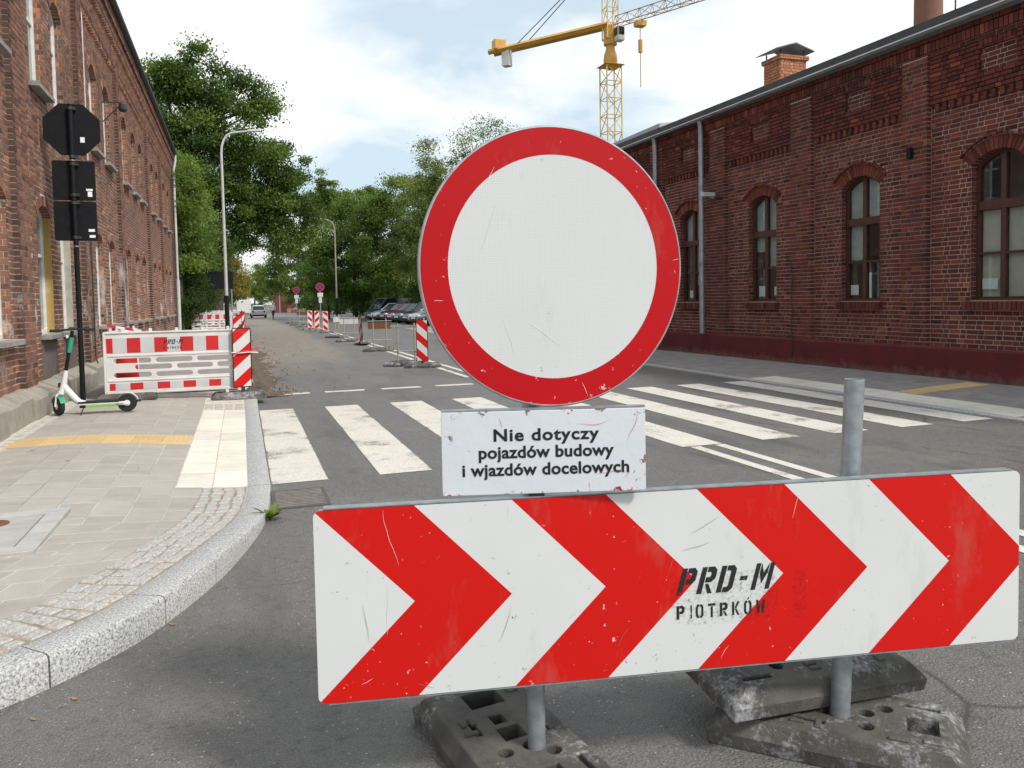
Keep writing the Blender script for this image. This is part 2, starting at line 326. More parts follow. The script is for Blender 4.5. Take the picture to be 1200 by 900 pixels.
# ---------------------------------------------------------------- geometry helpers
def tag(o, label=None, cat=None, group=None, kind=None):
    for a, v in (('label', label), ('category', cat), ('group', group), ('kind', kind)):
        if v: o[a] = v
    return o
def empty(name, loc=(0, 0, 0), rz=0, label=None, cat=None, group=None):
    o = bpy.data.objects.new(name, None); COL.objects.link(o); o.location = loc; o.rotation_euler = (0, 0, rz); o.empty_display_size = .1
    return tag(o, label, cat, group)
def ctree(o, parent=None):
    c = o.copy(); COL.objects.link(c); c.parent = parent
    for ch in list(o.children): ctree(ch, c)
    return c
class MB:
    def __init__(s): s.v = []; s.f = []; s.a = []
    def add(s, vs, fs, val=None):
        b = len(s.v); s.v.extend(vs); s.f.extend([tuple(i+b for i in f) for f in fs])
        if val is not None: s.a.extend([val]*len(vs))
        return s
    def box(s, x0, x1, y0, y1, z0, z1, val=None, T=None):
        p = [(x0, y0, z0), (x1, y0, z0), (x1, y1, z0), (x0, y1, z0), (x0, y0, z1), (x1, y0, z1), (x1, y1, z1), (x0, y1, z1)]
        if T: p = [T(*q) for q in p]
        return s.add(p, [(3, 2, 1, 0), (4, 5, 6, 7), (0, 1, 5, 4), (1, 2, 6, 5), (2, 3, 7, 6), (3, 0, 4, 7)], val)
    def cbox(s, x0, x1, y0, y1, z0, z1, c=.005, T=None):
        """box with chamfered upper edge"""
        p = [(x0, y0, z0), (x1, y0, z0), (x1, y1, z0), (x0, y1, z0), (x0, y0, z1-c), (x1, y0, z1-c), (x1, y1, z1-c), (x0, y1, z1-c),
             (x0+c, y0+c, z1), (x1-c, y0+c, z1), (x1-c, y1-c, z1), (x0+c, y1-c, z1)]
        if T: p = [T(*q) for q in p]
        return s.add(p, [(3, 2, 1, 0), (8, 9, 10, 11)]+[(i, (i+1) % 4, (i+1) % 4+4, i+4) for i in range(4)]+[(i+4, (i+1) % 4+4, (i+1) % 4+8, i+8) for i in range(4)])
    def prism(s, poly, h0, h1, T, val=None):
        n = len(poly); p = [T(a, b, h0) for a, b in poly]+[T(a, b, h1) for a, b in poly]
        return s.add(p, [tuple(range(n))[::-1], tuple(range(n, 2*n))]+[(i, (i+1) % n, (i+1) % n+n, i+n) for i in range(n)], val)
    def tube(s, path, r, n=8, cap=True):
        path = [Vector(p) for p in path]; rs = r if hasattr(r, '__len__') else [r]*len(path); vs = []; up = None
        for i, p in enumerate(path):
            d = (path[min(i+1, len(path)-1)]-path[max(i-1, 0)]).normalized()
            if up is None: up = Vector((0, 0, 1)) if abs(d.z) < .9 else Vector((1, 0, 0))
            a = d.cross(up).normalized(); b = a.cross(d).normalized(); up = b
            for j in range(n):
                t = 2*math.pi*j/n; vs.append(tuple(p+a*math.cos(t)*rs[i]+b*math.sin(t)*rs[i]))
        fs = [(i*n+j, i*n+(j+1) % n, (i+1)*n+(j+1) % n, (i+1)*n+j) for i in range(len(path)-1) for j in range(n)]
        if cap: fs += [tuple(range(n))[::-1], tuple(range((len(path)-1)*n, len(path)*n))]
        return s.add(vs, fs)
    def lathe(s, prof, n=20, T=None):
        vs = []
        for r, z in prof:
            for j in range(n):
                t = 2*math.pi*j/n; q = (r*math.cos(t), r*math.sin(t), z); vs.append(T(*q) if T else q)
        m = len(prof)
        fs = [(i*n+j, i*n+(j+1) % n, (i+1)*n+(j+1) % n, (i+1)*n+j) for i in range(m-1) for j in range(n)]
        fs += [tuple(range(n))[::-1], tuple(range((m-1)*n, m*n))]
        return s.add(vs, fs)
    def mesh(s, name):
        m = bpy.data.meshes.new(name); m.from_pydata(s.v, [], s.f)
        if s.a:
            at = m.attributes.new('bc', 'FLOAT', 'POINT'); at.data.foreach_set('value', np.array(s.a, dtype=np.float32))
        return m
    def build(s, name, mat, parent=None, smooth=False, bevel=0, loc=None, fix=True):
        m = s.mesh(name)
        if fix:
            bm = bmesh.new(); bm.from_mesh(m); bmesh.ops.recalc_face_normals(bm, faces=bm.faces); bm.to_mesh(m); bm.free()
        m.materials.append(M[mat])
        if smooth:
            m.shade_smooth()
            if smooth != 'all': m.set_sharp_from_angle(angle=math.radians(38))
        o = bpy.data.objects.new(name, m); COL.objects.link(o); o.parent = parent
        if loc: o.location = loc
        if bevel:
            b = o.modifiers.new('bevel', 'BEVEL'); b.width = bevel; b.segments = 2; b.limit_method = 'ANGLE'; b.angle_limit = math.radians(40)
        return o
def part(name, mat, parent, fn, **k):
    mb = MB(); fn(mb); return mb.build(name, mat, parent, **k)
def evalmesh(o):
    dg = bpy.context.evaluated_depsgraph_get(); dg.update()
    return bpy.data.meshes.new_from_object(o.evaluated_get(dg))
def sstep(a, b, x):
    t = max(0., min(1., (x-a)/(b-a))); return t*t*(3-2*t)

# ================================================================ SETTING: ground, road, pavements
def grid_sheet(name, xs, ys, zf, mat, parent=None):
    vs = [(x, y, zf(x, y)) for y in ys for x in xs]; n = len(xs)
    fs = [(j*n+i, j*n+i+1, (j+1)*n+i+1, (j+1)*n+i) for j in range(len(ys)-1) for i in range(n-1)]
    mb = MB(); mb.add(vs, fs); return mb.build(name, mat, parent, fix=False)
g = grid_sheet('ground', [-3000, -60, 60, 3000], [-3000, -60, 200, 3000], lambda x, y: -.12, 'earth'); tag(g, kind='structure')
road = grid_sheet('road', [-40, -14, .0, 4.6, 9.3, 14, 40], [-30, 0, 8, 20, 60, 130, 260], lambda x, y: 0, 'asphalt'); tag(road, kind='structure')
verge = grid_sheet('grass_verge', [16.5, 22, 40], [27, 60, 120, 220], lambda x, y: .03, 'grass_ground'); tag(verge, kind='structure')

# kerb line of the left pavement, far to near, then round the corner into the side street
KP = [(.19, 14.0), (.19, 8.4), (.19, 7.9), (.19, 7.4), (.185, 6.95), (.14, 6.2), (.06, 5.65), (-.115, 4.97), (-.29, 4.5), (-.50, 4.07), (-.73, 3.78), (-.97, 3.56), (-1.4, 3.3), (-2, 3.08), (-3, 2.88), (-6, 2.6), (-13, 2.4)]
def resample(pts, step):
    out = [Vector(pts[0]+(0,))]; P = [Vector(p+(0,)) for p in pts]
    dense = []
    for i in range(len(P)-1):
        p0, p1, p2, p3 = P[max(i-1, 0)], P[i], P[i+1], P[min(i+2, len(P)-1)]
        if (p1-p0).length > 2: p0 = p1-(p2-p1)
        if (p3-p2).length > 2: p3 = p2+(p2-p1)
        n = max(2, int((p2-p1).length/.03))
        for k_ in range(n):
            t = k_/n
            if (p2-p1).length > 2.5: q = p1.lerp(p2, t)
            else: q = .5*((2*p1)+(p2-p0)*t+(2*p0-5*p1+4*p2-p3)*t*t+(3*p1-p0-3*p2+p3)*t**3)
            dense.append(q)
    dense.append(P[-1]); acc = 0
    for a, b in zip(dense, dense[1:]):
        acc += (b-a).length
        if acc >= step: out.append(b.copy()); acc = 0
    return out
KL = resample(KP, .05)
def knorm(i):
    d = (KL[min(i+1, len(KL)-1)]-KL[max(i-1, 0)]); d.normalize(); return Vector((d.y, -d.x, 0))   # towards the pavement
def zk(y):
    if y > 12.6: return .02+.08*sstep(12.5, 13.4, y)
    return .145-.125*sstep(4.6, 6.9, y)
ZIN = .16
def kx(y):
    ys = [p.y for p in KL]; return float(np.interp(y, ys[::-1], [p.x for p in KL][::-1]))
def zp(x, y):
    b = kx(max(y, 2.45))-.2
    return zk(y)+(ZIN-zk(y))*sstep(0, 1.9, b-x)**.8
inner = [KL[i]+knorm(i)*.2 for i in range(len(KL))]
ROWS = sorted(set([2.5+.25*i for i in range(48)]+[14.2, 20, 40, 80, 160, 230]))
def inx(y): return float(np.interp(y, [p.y for p in inner][::-1], [p.x for p in inner][::-1]))
mb = MB(); cols = 26
for y in ROWS:
    xr = inx(y)+.015 if y < 14.1 else .16; xl = -14
    for i in range(cols):
        t = i/(cols-1); x = xr+(xl-xr)*t**2.2
        mb.v.append((x, y, zp(x, y)-.006 if y < 14.1 else ZIN-.03))
mb.f = [(j*cols+i, j*cols+i+1, (j+1)*cols+i+1, (j+1)*cols+i) for j in range(len(ROWS)-1) for i in range(cols-1)]
pav = tag(mb.build('pavement', 'joint_sand'), kind='structure')
tag(grid_sheet('pavement_far', [-14, -3.2, -2.6, -.1], [14.25, 20, 40, 80, 160, 230], lambda x, y: ZIN-.012, 'pavement_far'), kind='structure')

def clip(poly, p, n):
    """keep the side of the line where (q-p).n <= 0"""
    out = []
    for i in range(len(poly)):
        a, b = poly[i], poly[(i+1) % len(poly)]
        da = (a[0]-p[0])*n[0]+(a[1]-p[1])*n[1]; db = (b[0]-p[0])*n[0]+(b[1]-p[1])*n[1]
        if da <= 0: out.append(a)
        if (da < 0 < db) or (db < 0 < da): t = da/(da-db); out.append((a[0]+(b[0]-a[0])*t, a[1]+(b[1]-a[1])*t))
    return out
def area(p): return abs(sum(p[i][0]*p[(i+1) % len(p)][1]-p[(i+1) % len(p)][0]*p[i][1] for i in range(len(p))))/2
def slab(poly, name='slab', mat='slab', lift=0, gap=.0055, zf=zp, parent=pav, c=.004):
    cx = sum(q[0] for q in poly)/len(poly); cy = sum(q[1] for q in poly)/len(poly); n = len(poly)
    j = RND.uniform(-.0025, .0025); tx, ty = RND.uniform(-.008, .008), RND.uniform(-.006, .006); vs = []
    def ring(shrink, dz):
        for (x, y) in poly:
            d = math.hypot(x-cx, y-cy); kf = max(.2, (d-shrink)/d) if d > 0 else 1
            X, Y = cx+(x-cx)*kf, cy+(y-cy)*kf
            vs.append((X-cx, Y-cy, zf(X, Y)+dz+(X-cx)*tx+(Y-cy)*ty))
    ring(gap*1.4, -.05); ring(gap*1.4, lift+j-c); ring(gap*1.4+c*1.4, lift+j)
    m = MB(); m.add(vs, [tuple(range(2*n, 3*n))]+[(a*n+i, a*n+(i+1) % n, (a+1)*n+(i+1) % n, (a+1)*n+i) for a in range(2) for i in range(n)])
    return m.build(name, mat, parent, loc=(cx, cy, 0), fix=False)
# sett band edge
BAND = .36
bandline = [KL[i]+knorm(i)*(.2+BAND) for i in range(len(KL))]
def bandclip(poly, yl=7.15):
    cx = sum(q[0] for q in poly)/len(poly); cy = sum(q[1] for q in poly)/len(poly)
    if cy > yl+.2: return poly
    bi = min(range(len(bandline)), key=lambda i: (bandline[i].x-cx)**2+(bandline[i].y-cy)**2)
    nn = knorm(bi); return clip(poly, (bandline[bi].x, bandline[bi].y), (-nn.x, -nn.y))
WALL_L = -2.52
def wallx(y): return WALL_L-.005*(y-11)
MH = (-1.95, -1.22, 5.28, 6.35)          # concrete manhole frame
def outside_mh(p):
    cx = sum(q[0] for q in p)/len(p); cy = sum(q[1] for q in p)/len(p)
    return not (MH[0] < cx < MH[1] and MH[2] < cy < MH[3])
def mhclips(p):
    """pieces of the slab left around the manhole frame"""
    if len(p) < 3: return []
    xs = [q[0] for q in p]; ys = [q[1] for q in p]
    if max(xs) < MH[0] or min(xs) > MH[1] or max(ys) < MH[2] or min(ys) > MH[3]: return [p]
    out = []
    top = clip(p, (0, MH[3]+.004), (0, -1)); bot = clip(p, (0, MH[2]-.004), (0, 1)); out += [top, bot]
    mid = clip(p, (0, MH[3]+.004), (0, 1))
    if len(mid) > 2: mid = clip(mid, (0, MH[2]-.004), (0, -1))
    if len(mid) > 2: out += [clip(mid, (MH[1]+.004, 0), (-1, 0)), clip(mid, (MH[0]-.004, 0), (1, 0))]
    return [q for q in out if len(q) > 2 and area(q) > .0015]
PX = .25; YB = 5.95
for c in range(-1, 8):
    xr = -.585-PX*c; xl = xr-PX
    if c == 7: xl = max(xl, -2.33)
    off = RND.uniform(0, .5)
    y = YB; first = True
    while y < 14.2:
        y1 = min(y+(.5-off if first else .5), 14.2); first = False
        segs = [(y, y1)]
        if c >= 0:                                   # yellow tactile strip crosses the slabs
            segs = []
            for a, b in [(y, min(y1, 9.3)), (max(y, 9.9), y1)]:
                if b-a > .05: segs.append((a, b))
        for a, b in segs:
            if c == -1:
                if a > 7.15: continue
                b = min(b, 7.15)
            p = [(xl, a), (xr, a), (xr, b), (xl, b)]
            if c == -1: p = [(xl, a), (xr, a), (xr, b), (xl, b)]
            for p in (mhclips(bandclip(p)) if b < 7.6 else [p]):
                if area(p) > .0015: slab(p)
        y = y1
r = 0
while YB-PX*r > 2.9:                                   # corner field: small square slabs with skewed joints
    y1 = YB-PX*r; y0 = y1-PX; sh = -.07; off = .03*r % PX
    for c in range(-12, 24):
        x1 = -.1-c*PX+off; x0 = x1-PX
        p = [(x0+sh, y0), (x1+sh, y0), (x1, y1), (x0, y1)]
        cx = (x0+x1)/2
        if cx < -4.2: continue
        if y0 < inx(y0)-9: continue
        bi = min(range(len(bandline)), key=lambda i: (bandline[i].x-cx)**2+(bandline[i].y-(y0+y1)/2)**2); nn = knorm(bi)
        if ((cx-bandline[bi].x)*nn.x+((y0+y1)/2-bandline[bi].y)*nn.y) < -.12: continue
        for p in mhclips(clip(p, (bandline[bi].x, bandline[bi].y), (-nn.x, -nn.y))):
            if area(p) > .0015: slab(p)
    r += 1
# earthy bed under the setts
mbx = MB(); ids = [i for i in range(len(KL)) if KL[i].y < 7.14]
for i in ids:
    for a in (.2, .2+BAND*.5, .2+BAND): v = KL[i]+knorm(i)*a; mbx.v.append((v.x, v.y, zp(v.x, v.y)-.004))
mbx.f = [(i*3+j, i*3+j+1, i*3+j+4, i*3+j+3) for i in range(len(ids)-1) for j in range(2)]
mbx.build('sett_bed', 'joint_soil', pav)
# granite setts between kerb and slabs
i = 0; s = 0; row = 0
def band_at(sv):
    i = min(len(KL)-1, int(sv/.0525)); return KL[i], knorm(i)
tot = len(KL)
ii = next(i for i in range(tot) if KL[i].y < 7.14)
while ii < tot-3 and KL[ii].x > -3.2:
    p0, n0 = KL[ii], knorm(ii); p1, n1 = KL[ii+2], knorm(ii+2)
    cuts = [.205, .205+BAND*RND.uniform(.21, .28), .205+BAND*RND.uniform(.46, .54), .205+BAND*RND.uniform(.71, .79), .2+BAND]
    for a, b in zip(cuts, cuts[1:]):
        q = [p0+n0*a, p1+n1*a, p1+n1*b, p0+n0*b]
        slab([(v.x+RND.uniform(-.006, .006), v.y+RND.uniform(-.006, .006)) for v in q], 'sett', 'sett_granite', RND.uniform(.001, .010), .0075, c=.011)
    ii += 2; row += 1
for yy in (12.40, 12.52, 12.64, 12.76):
    for xx in (-.58, -.44, -.3, -.15):
        slab([(xx, yy), (xx+.13, yy), (xx+.13, yy+.11), (xx, yy+.11)], 'sett', 'sett_granite', RND.uniform(-.002, .006), .006, c=.008)
# kerb stones
ii = 0
while ii < tot-12:
    n = 19 if KL[ii].y > 6.9 else 9+RND.randint(0, 2)
    idx = list(range(ii, min(ii+n, tot-1)+1, 1 if KL[ii].y < 7.3 else 4))
    if idx[-1] != min(ii+n, tot-1): idx.append(min(ii+n, tot-1))
    vs = []; c0 = KL[idx[0]]
    jz = RND.uniform(-.002, .002)
    for qi, q in enumerate(idx):
        p, nn = KL[q], knorm(q); z = zk(p.y)+jz; e = .004 if qi == 0 else (-.004 if qi == len(idx)-1 else 0)
        tdir = Vector((-nn.y, nn.x, 0)); pp = p - tdir*e*0
        if qi == 0: pp = p+(KL[idx[1]]-p).normalized()*.0045
        if qi == len(idx)-1: pp = p-(p-KL[idx[-2]]).normalized()*.0045
        for o_, h in ((.0, -.06), (.0, z-.022), (.008, z-.006), (.022, z), (.19, z), (.198, z-.006), (.2, -.06)):
            v = pp+nn*o_; vs.append((v.x-c0.x, v.y-c0.y, h))
    m = 7; k_ = len(idx)
    fs = [(a*m+b, a*m+b+1, (a+1)*m+b+1, (a+1)*m+b) for a in range(k_-1) for b in range(m-1)]+[tuple(range(m)), tuple(range((k_-1)*m, k_*m))[::-1]]
    b = MB(); b.add(vs, fs); b.build('kerb_stone', 'granite', pav, smooth=True, loc=(c0.x, c0.y, 0)); ii += n
# tactile paving
for cx0, cx1 in ((-.58, -.292), (-.288, -.002)):
    y = 7.15
    while y < 12.3:
        slab([(cx0, y), (cx1, y), (cx1, min(y+.6, 12.33)), (cx0, min(y+.6, 12.33))], 'tactile_slab', 'tactile_white', .002, .002); y += .6
x = -.59
while x > -2.3:                                        # ribbed yellow slabs
    cx, cy = x-.15, 9.6; mbx = MB()
    mbx.box(-.148, .148, -.295, .295, -.05, 0)
    for q in range(6): mbx.cbox(-.14+.049*q, -.14+.049*q+.03, -.285, .285, 0, .006, .003)
    mbx.v = [(a, b, c+zp(cx+a, cy+b)) for a, b, c in mbx.v]
    mbx.build('tactile_slab', 'tactile_yellow', pav, loc=(cx, cy, 0)); x -= .3
# rough strip of old setts along the foot of the wall
mbx = MB()
for iy in range(70):
    for ix in range(2):
        x0 = wallx(0)-.02+ix*.1+RND.uniform(0, .01); y0 = 7.2+iy*.1+RND.uniform(0, .01); h = zp(x0, y0)+RND.uniform(-.012, .004)
        mbx.cbox(x0, x0+.088, y0, y0+.088, h-.06, h, .012)
o = mbx.build('wall_foot_setts', 'sett_granite', pav); tag(o, kind='stuff')

# ---- right pavement
KR = 9.0
WALL_R = 11.55
def zr(x, y): return .02+.08*sstep(0, 2.3, x-KR)
rp_ = grid_sheet('pavement_right', [KR, KR+.3, KR+.8, KR+1.5, KR+2.4, 15], [-6, 2, 6, 10, 14, 20, 30, 46], lambda x, y: zr(x, y)-.006, 'pavement_far'); tag(rp_, kind='structure')
y = -1.
while y < 40:
    b = MB(); b.cbox(0, .15, .003, .995, -.1, .035, .01); b.build('kerb_stone', 'granite', rp_, loc=(KR-.15, y, 0)); y += 1.
for col in range(5):
    y = 2-RND.uniform(0, .5); x0 = KR+.66+col*.36
    while y < 24:
        if not (9.0 < y+.25 < 9.9 and x0 > KR+.6):
            slab([(x0, y), (x0+.36, y), (x0+.36, y+.5), (x0, y+.5)], 'slab', 'pavement_far', .0, .003, zr, rp_)
        y += .5
for cx0 in (KR+.02, KR+.34):
    y = 7.1
    while y < 12.1:
        slab([(cx0, y), (cx0+.315, y), (cx0+.315, y+.6), (cx0, y+.6)], 'tactile_slab', 'tactile_white', .004, .002, zr, rp_); y += .6
x = KR+.7
while x < 11.2:
    b = MB(); b.box(-.148, .148, -.2, .2, -.05, .002)
    for q in range(6): b.cbox(-.14+.049*q, -.14+.049*q+.03, -.19, .19, .002, .008, .003)
    cx, cy = x+.15, 9.4; b.v = [(a, bb, c+zr(cx+a, cy)) for a, bb, c in b.v]
    b.build('tactile_slab', 'tactile_yellow', rp_, loc=(cx, cy, 0)); x += .3

# ---- road markings, 4 mm above the asphalt
def marking(poly, z=.004):
    cx = sum(q[0] for q in poly)/len(poly); cy = sum(q[1] for q in poly)/len(poly); b = MB()
    vs = [(p[0]-cx, p[1]-cy, 0) for p in poly]; b.add(vs, [tuple(range(len(vs)))])
    o = b.build('road_marking', 'road_paint', road, loc=(cx, cy, z), fix=False); return o
for x0, x1 in ((.20, .69), (1.16, 1.66), (2.16, 2.68), (3.18, 3.68), (4.36, 4.86), (5.38, 5.88), (6.35, 6.85), (7.34, 7.84), (8.31, 8.80)):
    marking([(x0, 7.18), (x1, 7.18), (x1, 12.28), (x0, 12.28)])
for x0 in (.36, 1.36, 2.38, 3.4, 4.42): marking([(x0, 14.2), (x0+.74, 14.2), (x0+.74, 14.42), (x0, 14.42)])
for dx in (4.44, 4.74):
    marking([(dx, -4), (dx+.12, -4), (dx+.12, 7.15), (dx, 7.15)]); marking([(dx-.1, 15.6), (dx+.02, 15.6), (dx+.02, 60), (dx-.1, 60)])

# ---- soil heap and broken edge where the kerb has been dug out beyond the barrier
mbx = MB(); R2 = random.Random(3)
nx, ny = 14, 60
for j in range(ny):
    for i in range(nx):
        u = i/(nx-1); v = j/(ny-1); x = -.35+1.1*u+.12*math.sin(v*23); y = 13.95+14*v**1.3
        h = (.30*math.exp(-((u-.42)/.2)**2)*(.4+.6*abs(math.sin(v*31)*math.sin(v*11+1)))*(1-.6*v)+.02*R2.random())*(1 if 0 < i < nx-1 else 0)-.015
        mbx.v.append((x+R2.uniform(-.03, .03), y+R2.uniform(-.04, .04), h+.01*R2.random()))
mbx.f = [(j*nx+i, j*nx+i+1, (j+1)*nx+i+1, (j+1)*nx+i) for j in range(ny-1) for i in range(nx-1)]
tag(mbx.build('soil_edge', 'soil', None), kind='stuff')
mbx = MB()
for q in range(230):                                     # loose stones and clods
    y = 14.2+R2.random()**1.6*26; x = R2.gauss(.45, .35) if R2.random() < .6 else R2.uniform(.3, 2.6)
    s_ = R2.uniform(.012, .05) if x < 1 else R2.uniform(.008, .028); n = 6; vs = []
    for a in range(2):
        for c in range(n):
            t = 6.283*c/n+R2.random()*.5; rr = s_*R2.uniform(.7, 1.2)*(1 if a == 0 else .55); vs.append((x+rr*math.cos(t), y+rr*math.sin(t), .002 if a == 0 else s_*R2.uniform(.6, 1.1)))
    mbx.add(vs, [tuple(range(n, 2*n))]+[(c, (c+1) % n, (c+1) % n+n, c+n) for c in range(n)])
tag(mbx.build('rubble', 'dirt_clod', None), kind='stuff')

mbx = MB()
for q in range(420):
    i = R2.randrange(0, len(KL)-1); p = KL[i]-knorm(i)*abs(R2.gauss(.02, .06)); s_ = R2.uniform(.002, .007); a = R2.random()*6
    mbx.add([(p.x+s_*math.cos(a+t), p.y+s_*math.sin(a+t), .0015) for t in (0, 2.1, 4.2)]+[(p.x, p.y, s_)], [(0, 1, 3), (1, 2, 3), (2, 0, 3)])
tag(mbx.build('gutter_grit', 'dirt_clod', None), kind='stuff')

# ================================================================ BRICK FACADES
def arc(op, ext=0.0):
    """(half width, centre s, centre z, radius) of the segmental head"""
    s0, s1, z0, zs, za = op; w = (s1-s0)/2; h = za-zs; R = (w*w+h*h)/(2*h); return w, (s0+s1)/2, za-R, R
def cut_at(op, z, ring):
    s0, s1, z0, zs, za = op; w, cs, cz, R = arc(op)
    if z < z0: return None
    if z <= zs: return (s0, s1)
    ro = R+ring
    if z >= cz+ro: return None
    hw = math.sqrt(max(0, ro*ro-(z-cz)**2)); ha = w+(z-zs)*math.tan(math.asin(min(.999, w/R)))
    return (cs-min(hw, ha), cs+min(hw, ha)) if z > zs else None
def sub(iv, cuts):
    out = [iv]
    for a, b in cuts:
        nxt = []
        for c, d in out:
            if b <= c or a >= d: nxt.append((c, d)); continue
            if a > c: nxt.append((c, a))
            if b < d: nxt.append((b, d))
        out = nxt
    return out
COURSE = .079; STR = .212; HDR = .118
class Facade:
    def __init__(s, T, seed): s.T = T; s.r = random.Random(seed); s.b = []          # bricks: (verts, value, s, o, z)
    def one(s, s0, s1, o0, o1, z0, z1, val=None, m=.0075):
        r = s.r; v = val if val is not None else min(1, max(0, r.gauss(.5, .2))); j = r.uniform(-.004, .003)
        a, b, c, d = s0+m, s1-m, z0+m, z1-m
        pts = [(a, o0, c), (b, o0, c), (b, o0, d), (a, o0, d), (a, o1+j, c), (b, o1+j, c), (b, o1+j+r.uniform(-.002, .002), d), (a, o1+j, d)]
        s.b.append((pts, v, (s0+s1)/2, o1, (z0+z1)/2))
    def field(s, s0, s1, z0, z1, d=0., cuts=(), ring=0., back=.035, bias=0):
        """Polish bond, clipped to the field and to the openings"""
        nrow = max(1, round((z1-z0)/COURSE)); ch = (z1-z0)/nrow
        for q in range(nrow):
            za = z0+q*ch; zb = za+ch; zm = (za+zb)/2
            cs = [c for c in (cut_at(op, zm, ring) for op in cuts) if c]
            gi = int(round(za/COURSE)); x = s0-((gi % 2)*.197+.03*(gi % 3)); w = STR if gi % 2 else HDR; kk = 0
            while x < s1:
                w = STR if (kk+gi) % 2 else HDR; kk += 1
                a, b = max(x, s0), min(x+w, s1)
                if s1-b < .05: b = s1
                if b-s0 < .05: x += w; s0_ = True; carry = s0; continue
                if a-s0 < .05: a = s0
                if b-a > .025:
                    for c, e in sub((a, b), cs):
                        if e-c > .02: s.one(c, e, d-back if d == 0 else -.03, d, za, zb, min(1, max(0, s.r.gauss(.5+bias, .18))))
                x += w
                if b >= s1: break
    def soldiers(s, s0, s1, z0, z1, d, pitch=COURSE, gapped=False, bias=.1):
        n = int((s1-s0)/pitch)
        for q in range(n):
            if gapped and q % 2: continue
            s.one(s0+q*pitch, s0+(q+1)*pitch, -.03, d, z0, z1, min(1, max(0, s.r.gauss(.5+bias, .2))))
    def arch(s, op, th, d=.012, hood=False, bias=.12):
        w, cs, cz, R = arc(op); a0 = math.asin(min(1, w/R)); n = max(7, int(2*a0*(R+th/2)/COURSE)); T = s.r
        for q in range(n):
            t0 = -a0+2*a0*q/n; t1 = -a0+2*a0*(q+1)/n; e = .007/(R+th/2)
            for r0, r1 in (((R-.008, R+th),) if not hood else ((R-.008, R+th*.82), (R+th*.86, R+th))):
                p = [(cs+rr*math.sin(t), cz+rr*math.cos(t)) for rr, t in ((r0+.004, t0+e), (r0+.004, t1-e), (r1-.004, t1-e), (r1-.004, t0+e))]
                dd = d+(.05 if hood and r0 > R+.01 else 0); v = min(1, max(0, T.gauss(.5+bias, .2)))
                s.b.append(([(a, -.115 if r0 < R else -.03, b) for a, b in p]+[(a, dd, b) for a, b in p], v, cs, dd, cz+r0))
    def jamb(s, op, depth, val=.0):
        """bricks of the far reveal and of the near reveal"""
        s0, s1, z0, zs, za = op; n = int((zs-z0)/COURSE)
        for q in range(n):
            zb = z0+q*COURSE
            cuts = [0, .5, 1] if q % 2 else [0, 1]
            for a, b in zip(cuts, cuts[1:]):
                for sx, sg in ((s1, -1), (s0, 1)):
                    lo, hi = (-depth*b+.004, -depth*a-.006)
                    pts = [(sx-sg*.02, lo, zb+.005), (sx+sg*.006, lo, zb+.005), (sx+sg*.006, lo, zb+COURSE-.005), (sx-sg*.02, lo, zb+COURSE-.005),
                           (sx-sg*.02, hi, zb+.005), (sx+sg*.006, hi, zb+.005), (sx+sg*.006, hi, zb+COURSE-.005), (sx-sg*.02, hi, zb+COURSE-.005)]
                    s.b.append((pts, min(1, max(0, s.r.gauss(.62+val, .22))), sx, -.01, zb))
    def emit(s, mat, wallpart, root_loc, n_single=300):
        T = s.T; F = [(3, 2, 1, 0), (4, 5, 6, 7), (0, 1, 5, 4), (1, 2, 6, 5), (2, 3, 7, 6), (3, 0, 4, 7)]
        rank = []
        for i, (pts, v, sv, ov, zv) in enumerate(s.b):
            c = sum((Vector(T(*p)) for p in pts[4:]), Vector())/4+Vector(root_loc)-Vector((0, 0, CAM_H))
            dep = c.dot(fw); px = 600+915*c.dot(cr)/dep; py = 395-915*c.dot(cu)/dep
            vis = dep > 1 and 8 < px < 1192 and 8 < py < 892 and not (490 < px < 800 and 150 < py < 480) and not (365 < px and py > 545)
            e = [Vector(T(*p)) for p in pts]; ar = ((e[5]-e[4]).cross(e[7]-e[4])).dot(c.normalized())
            rank.append((-(abs(ar)/dep**2) if vis else 0, i))
        rank.sort(); single = set(i for sc_, i in rank[:n_single] if sc_ < 0)
        mb = MB()
        for i, (pts, v, *_r) in enumerate(s.b):
            w = [T(*p) for p in pts]
            if i in single:
                q = MB(); c = w[4]; q.add([(a-c[0], b-c[1], d-c[2]) for a, b, d in w], F, v); q.build('brick', mat, wallpart, loc=c, fix=False)
            else: mb.add(w, F, v)
        o = mb.build('brickwork', mat, wallpart, fix=False); tag(o, kind='stuff')
def core(mb, T, s0, s1, z0, z1, ops, o0, o1):
    """mortar body with real openings"""
    cols = {}
    for op in ops: cols.setdefault((op[0], op[1]), []).append(op)
    x = s0
    for (a, b), lst in sorted(cols.items()):
        if a > x: mb.prism([(x, z0), (a, z0), (a, z1), (x, z1)], o0, o1, lambda p, q, o: T(p, o, q))
        low = [(a, z0), (b, z0)]
        for op in sorted(lst, key=lambda t: t[2]):
            if op[2] > low[0][1]+.001: mb.prism(low+[(b, op[2]), (a, op[2])], o0, o1, lambda p, q, o: T(p, o, q))
            w, cs, cz, R = arc(op); a0 = math.asin(min(1, w/R)); low = [(cs+R*math.sin(-a0+2*a0*q/10), cz+R*math.cos(-a0+2*a0*q/10)) for q in range(11)]
        mb.prism(low+[(b, z1), (a, z1)], o0, o1, lambda p, q, o: T(p, o, q)); x = b
    mb.prism([(x, z0), (s1, z0), (s1, z1), (x, z1)], o0, o1, lambda p, q, o: T(p, o, q))
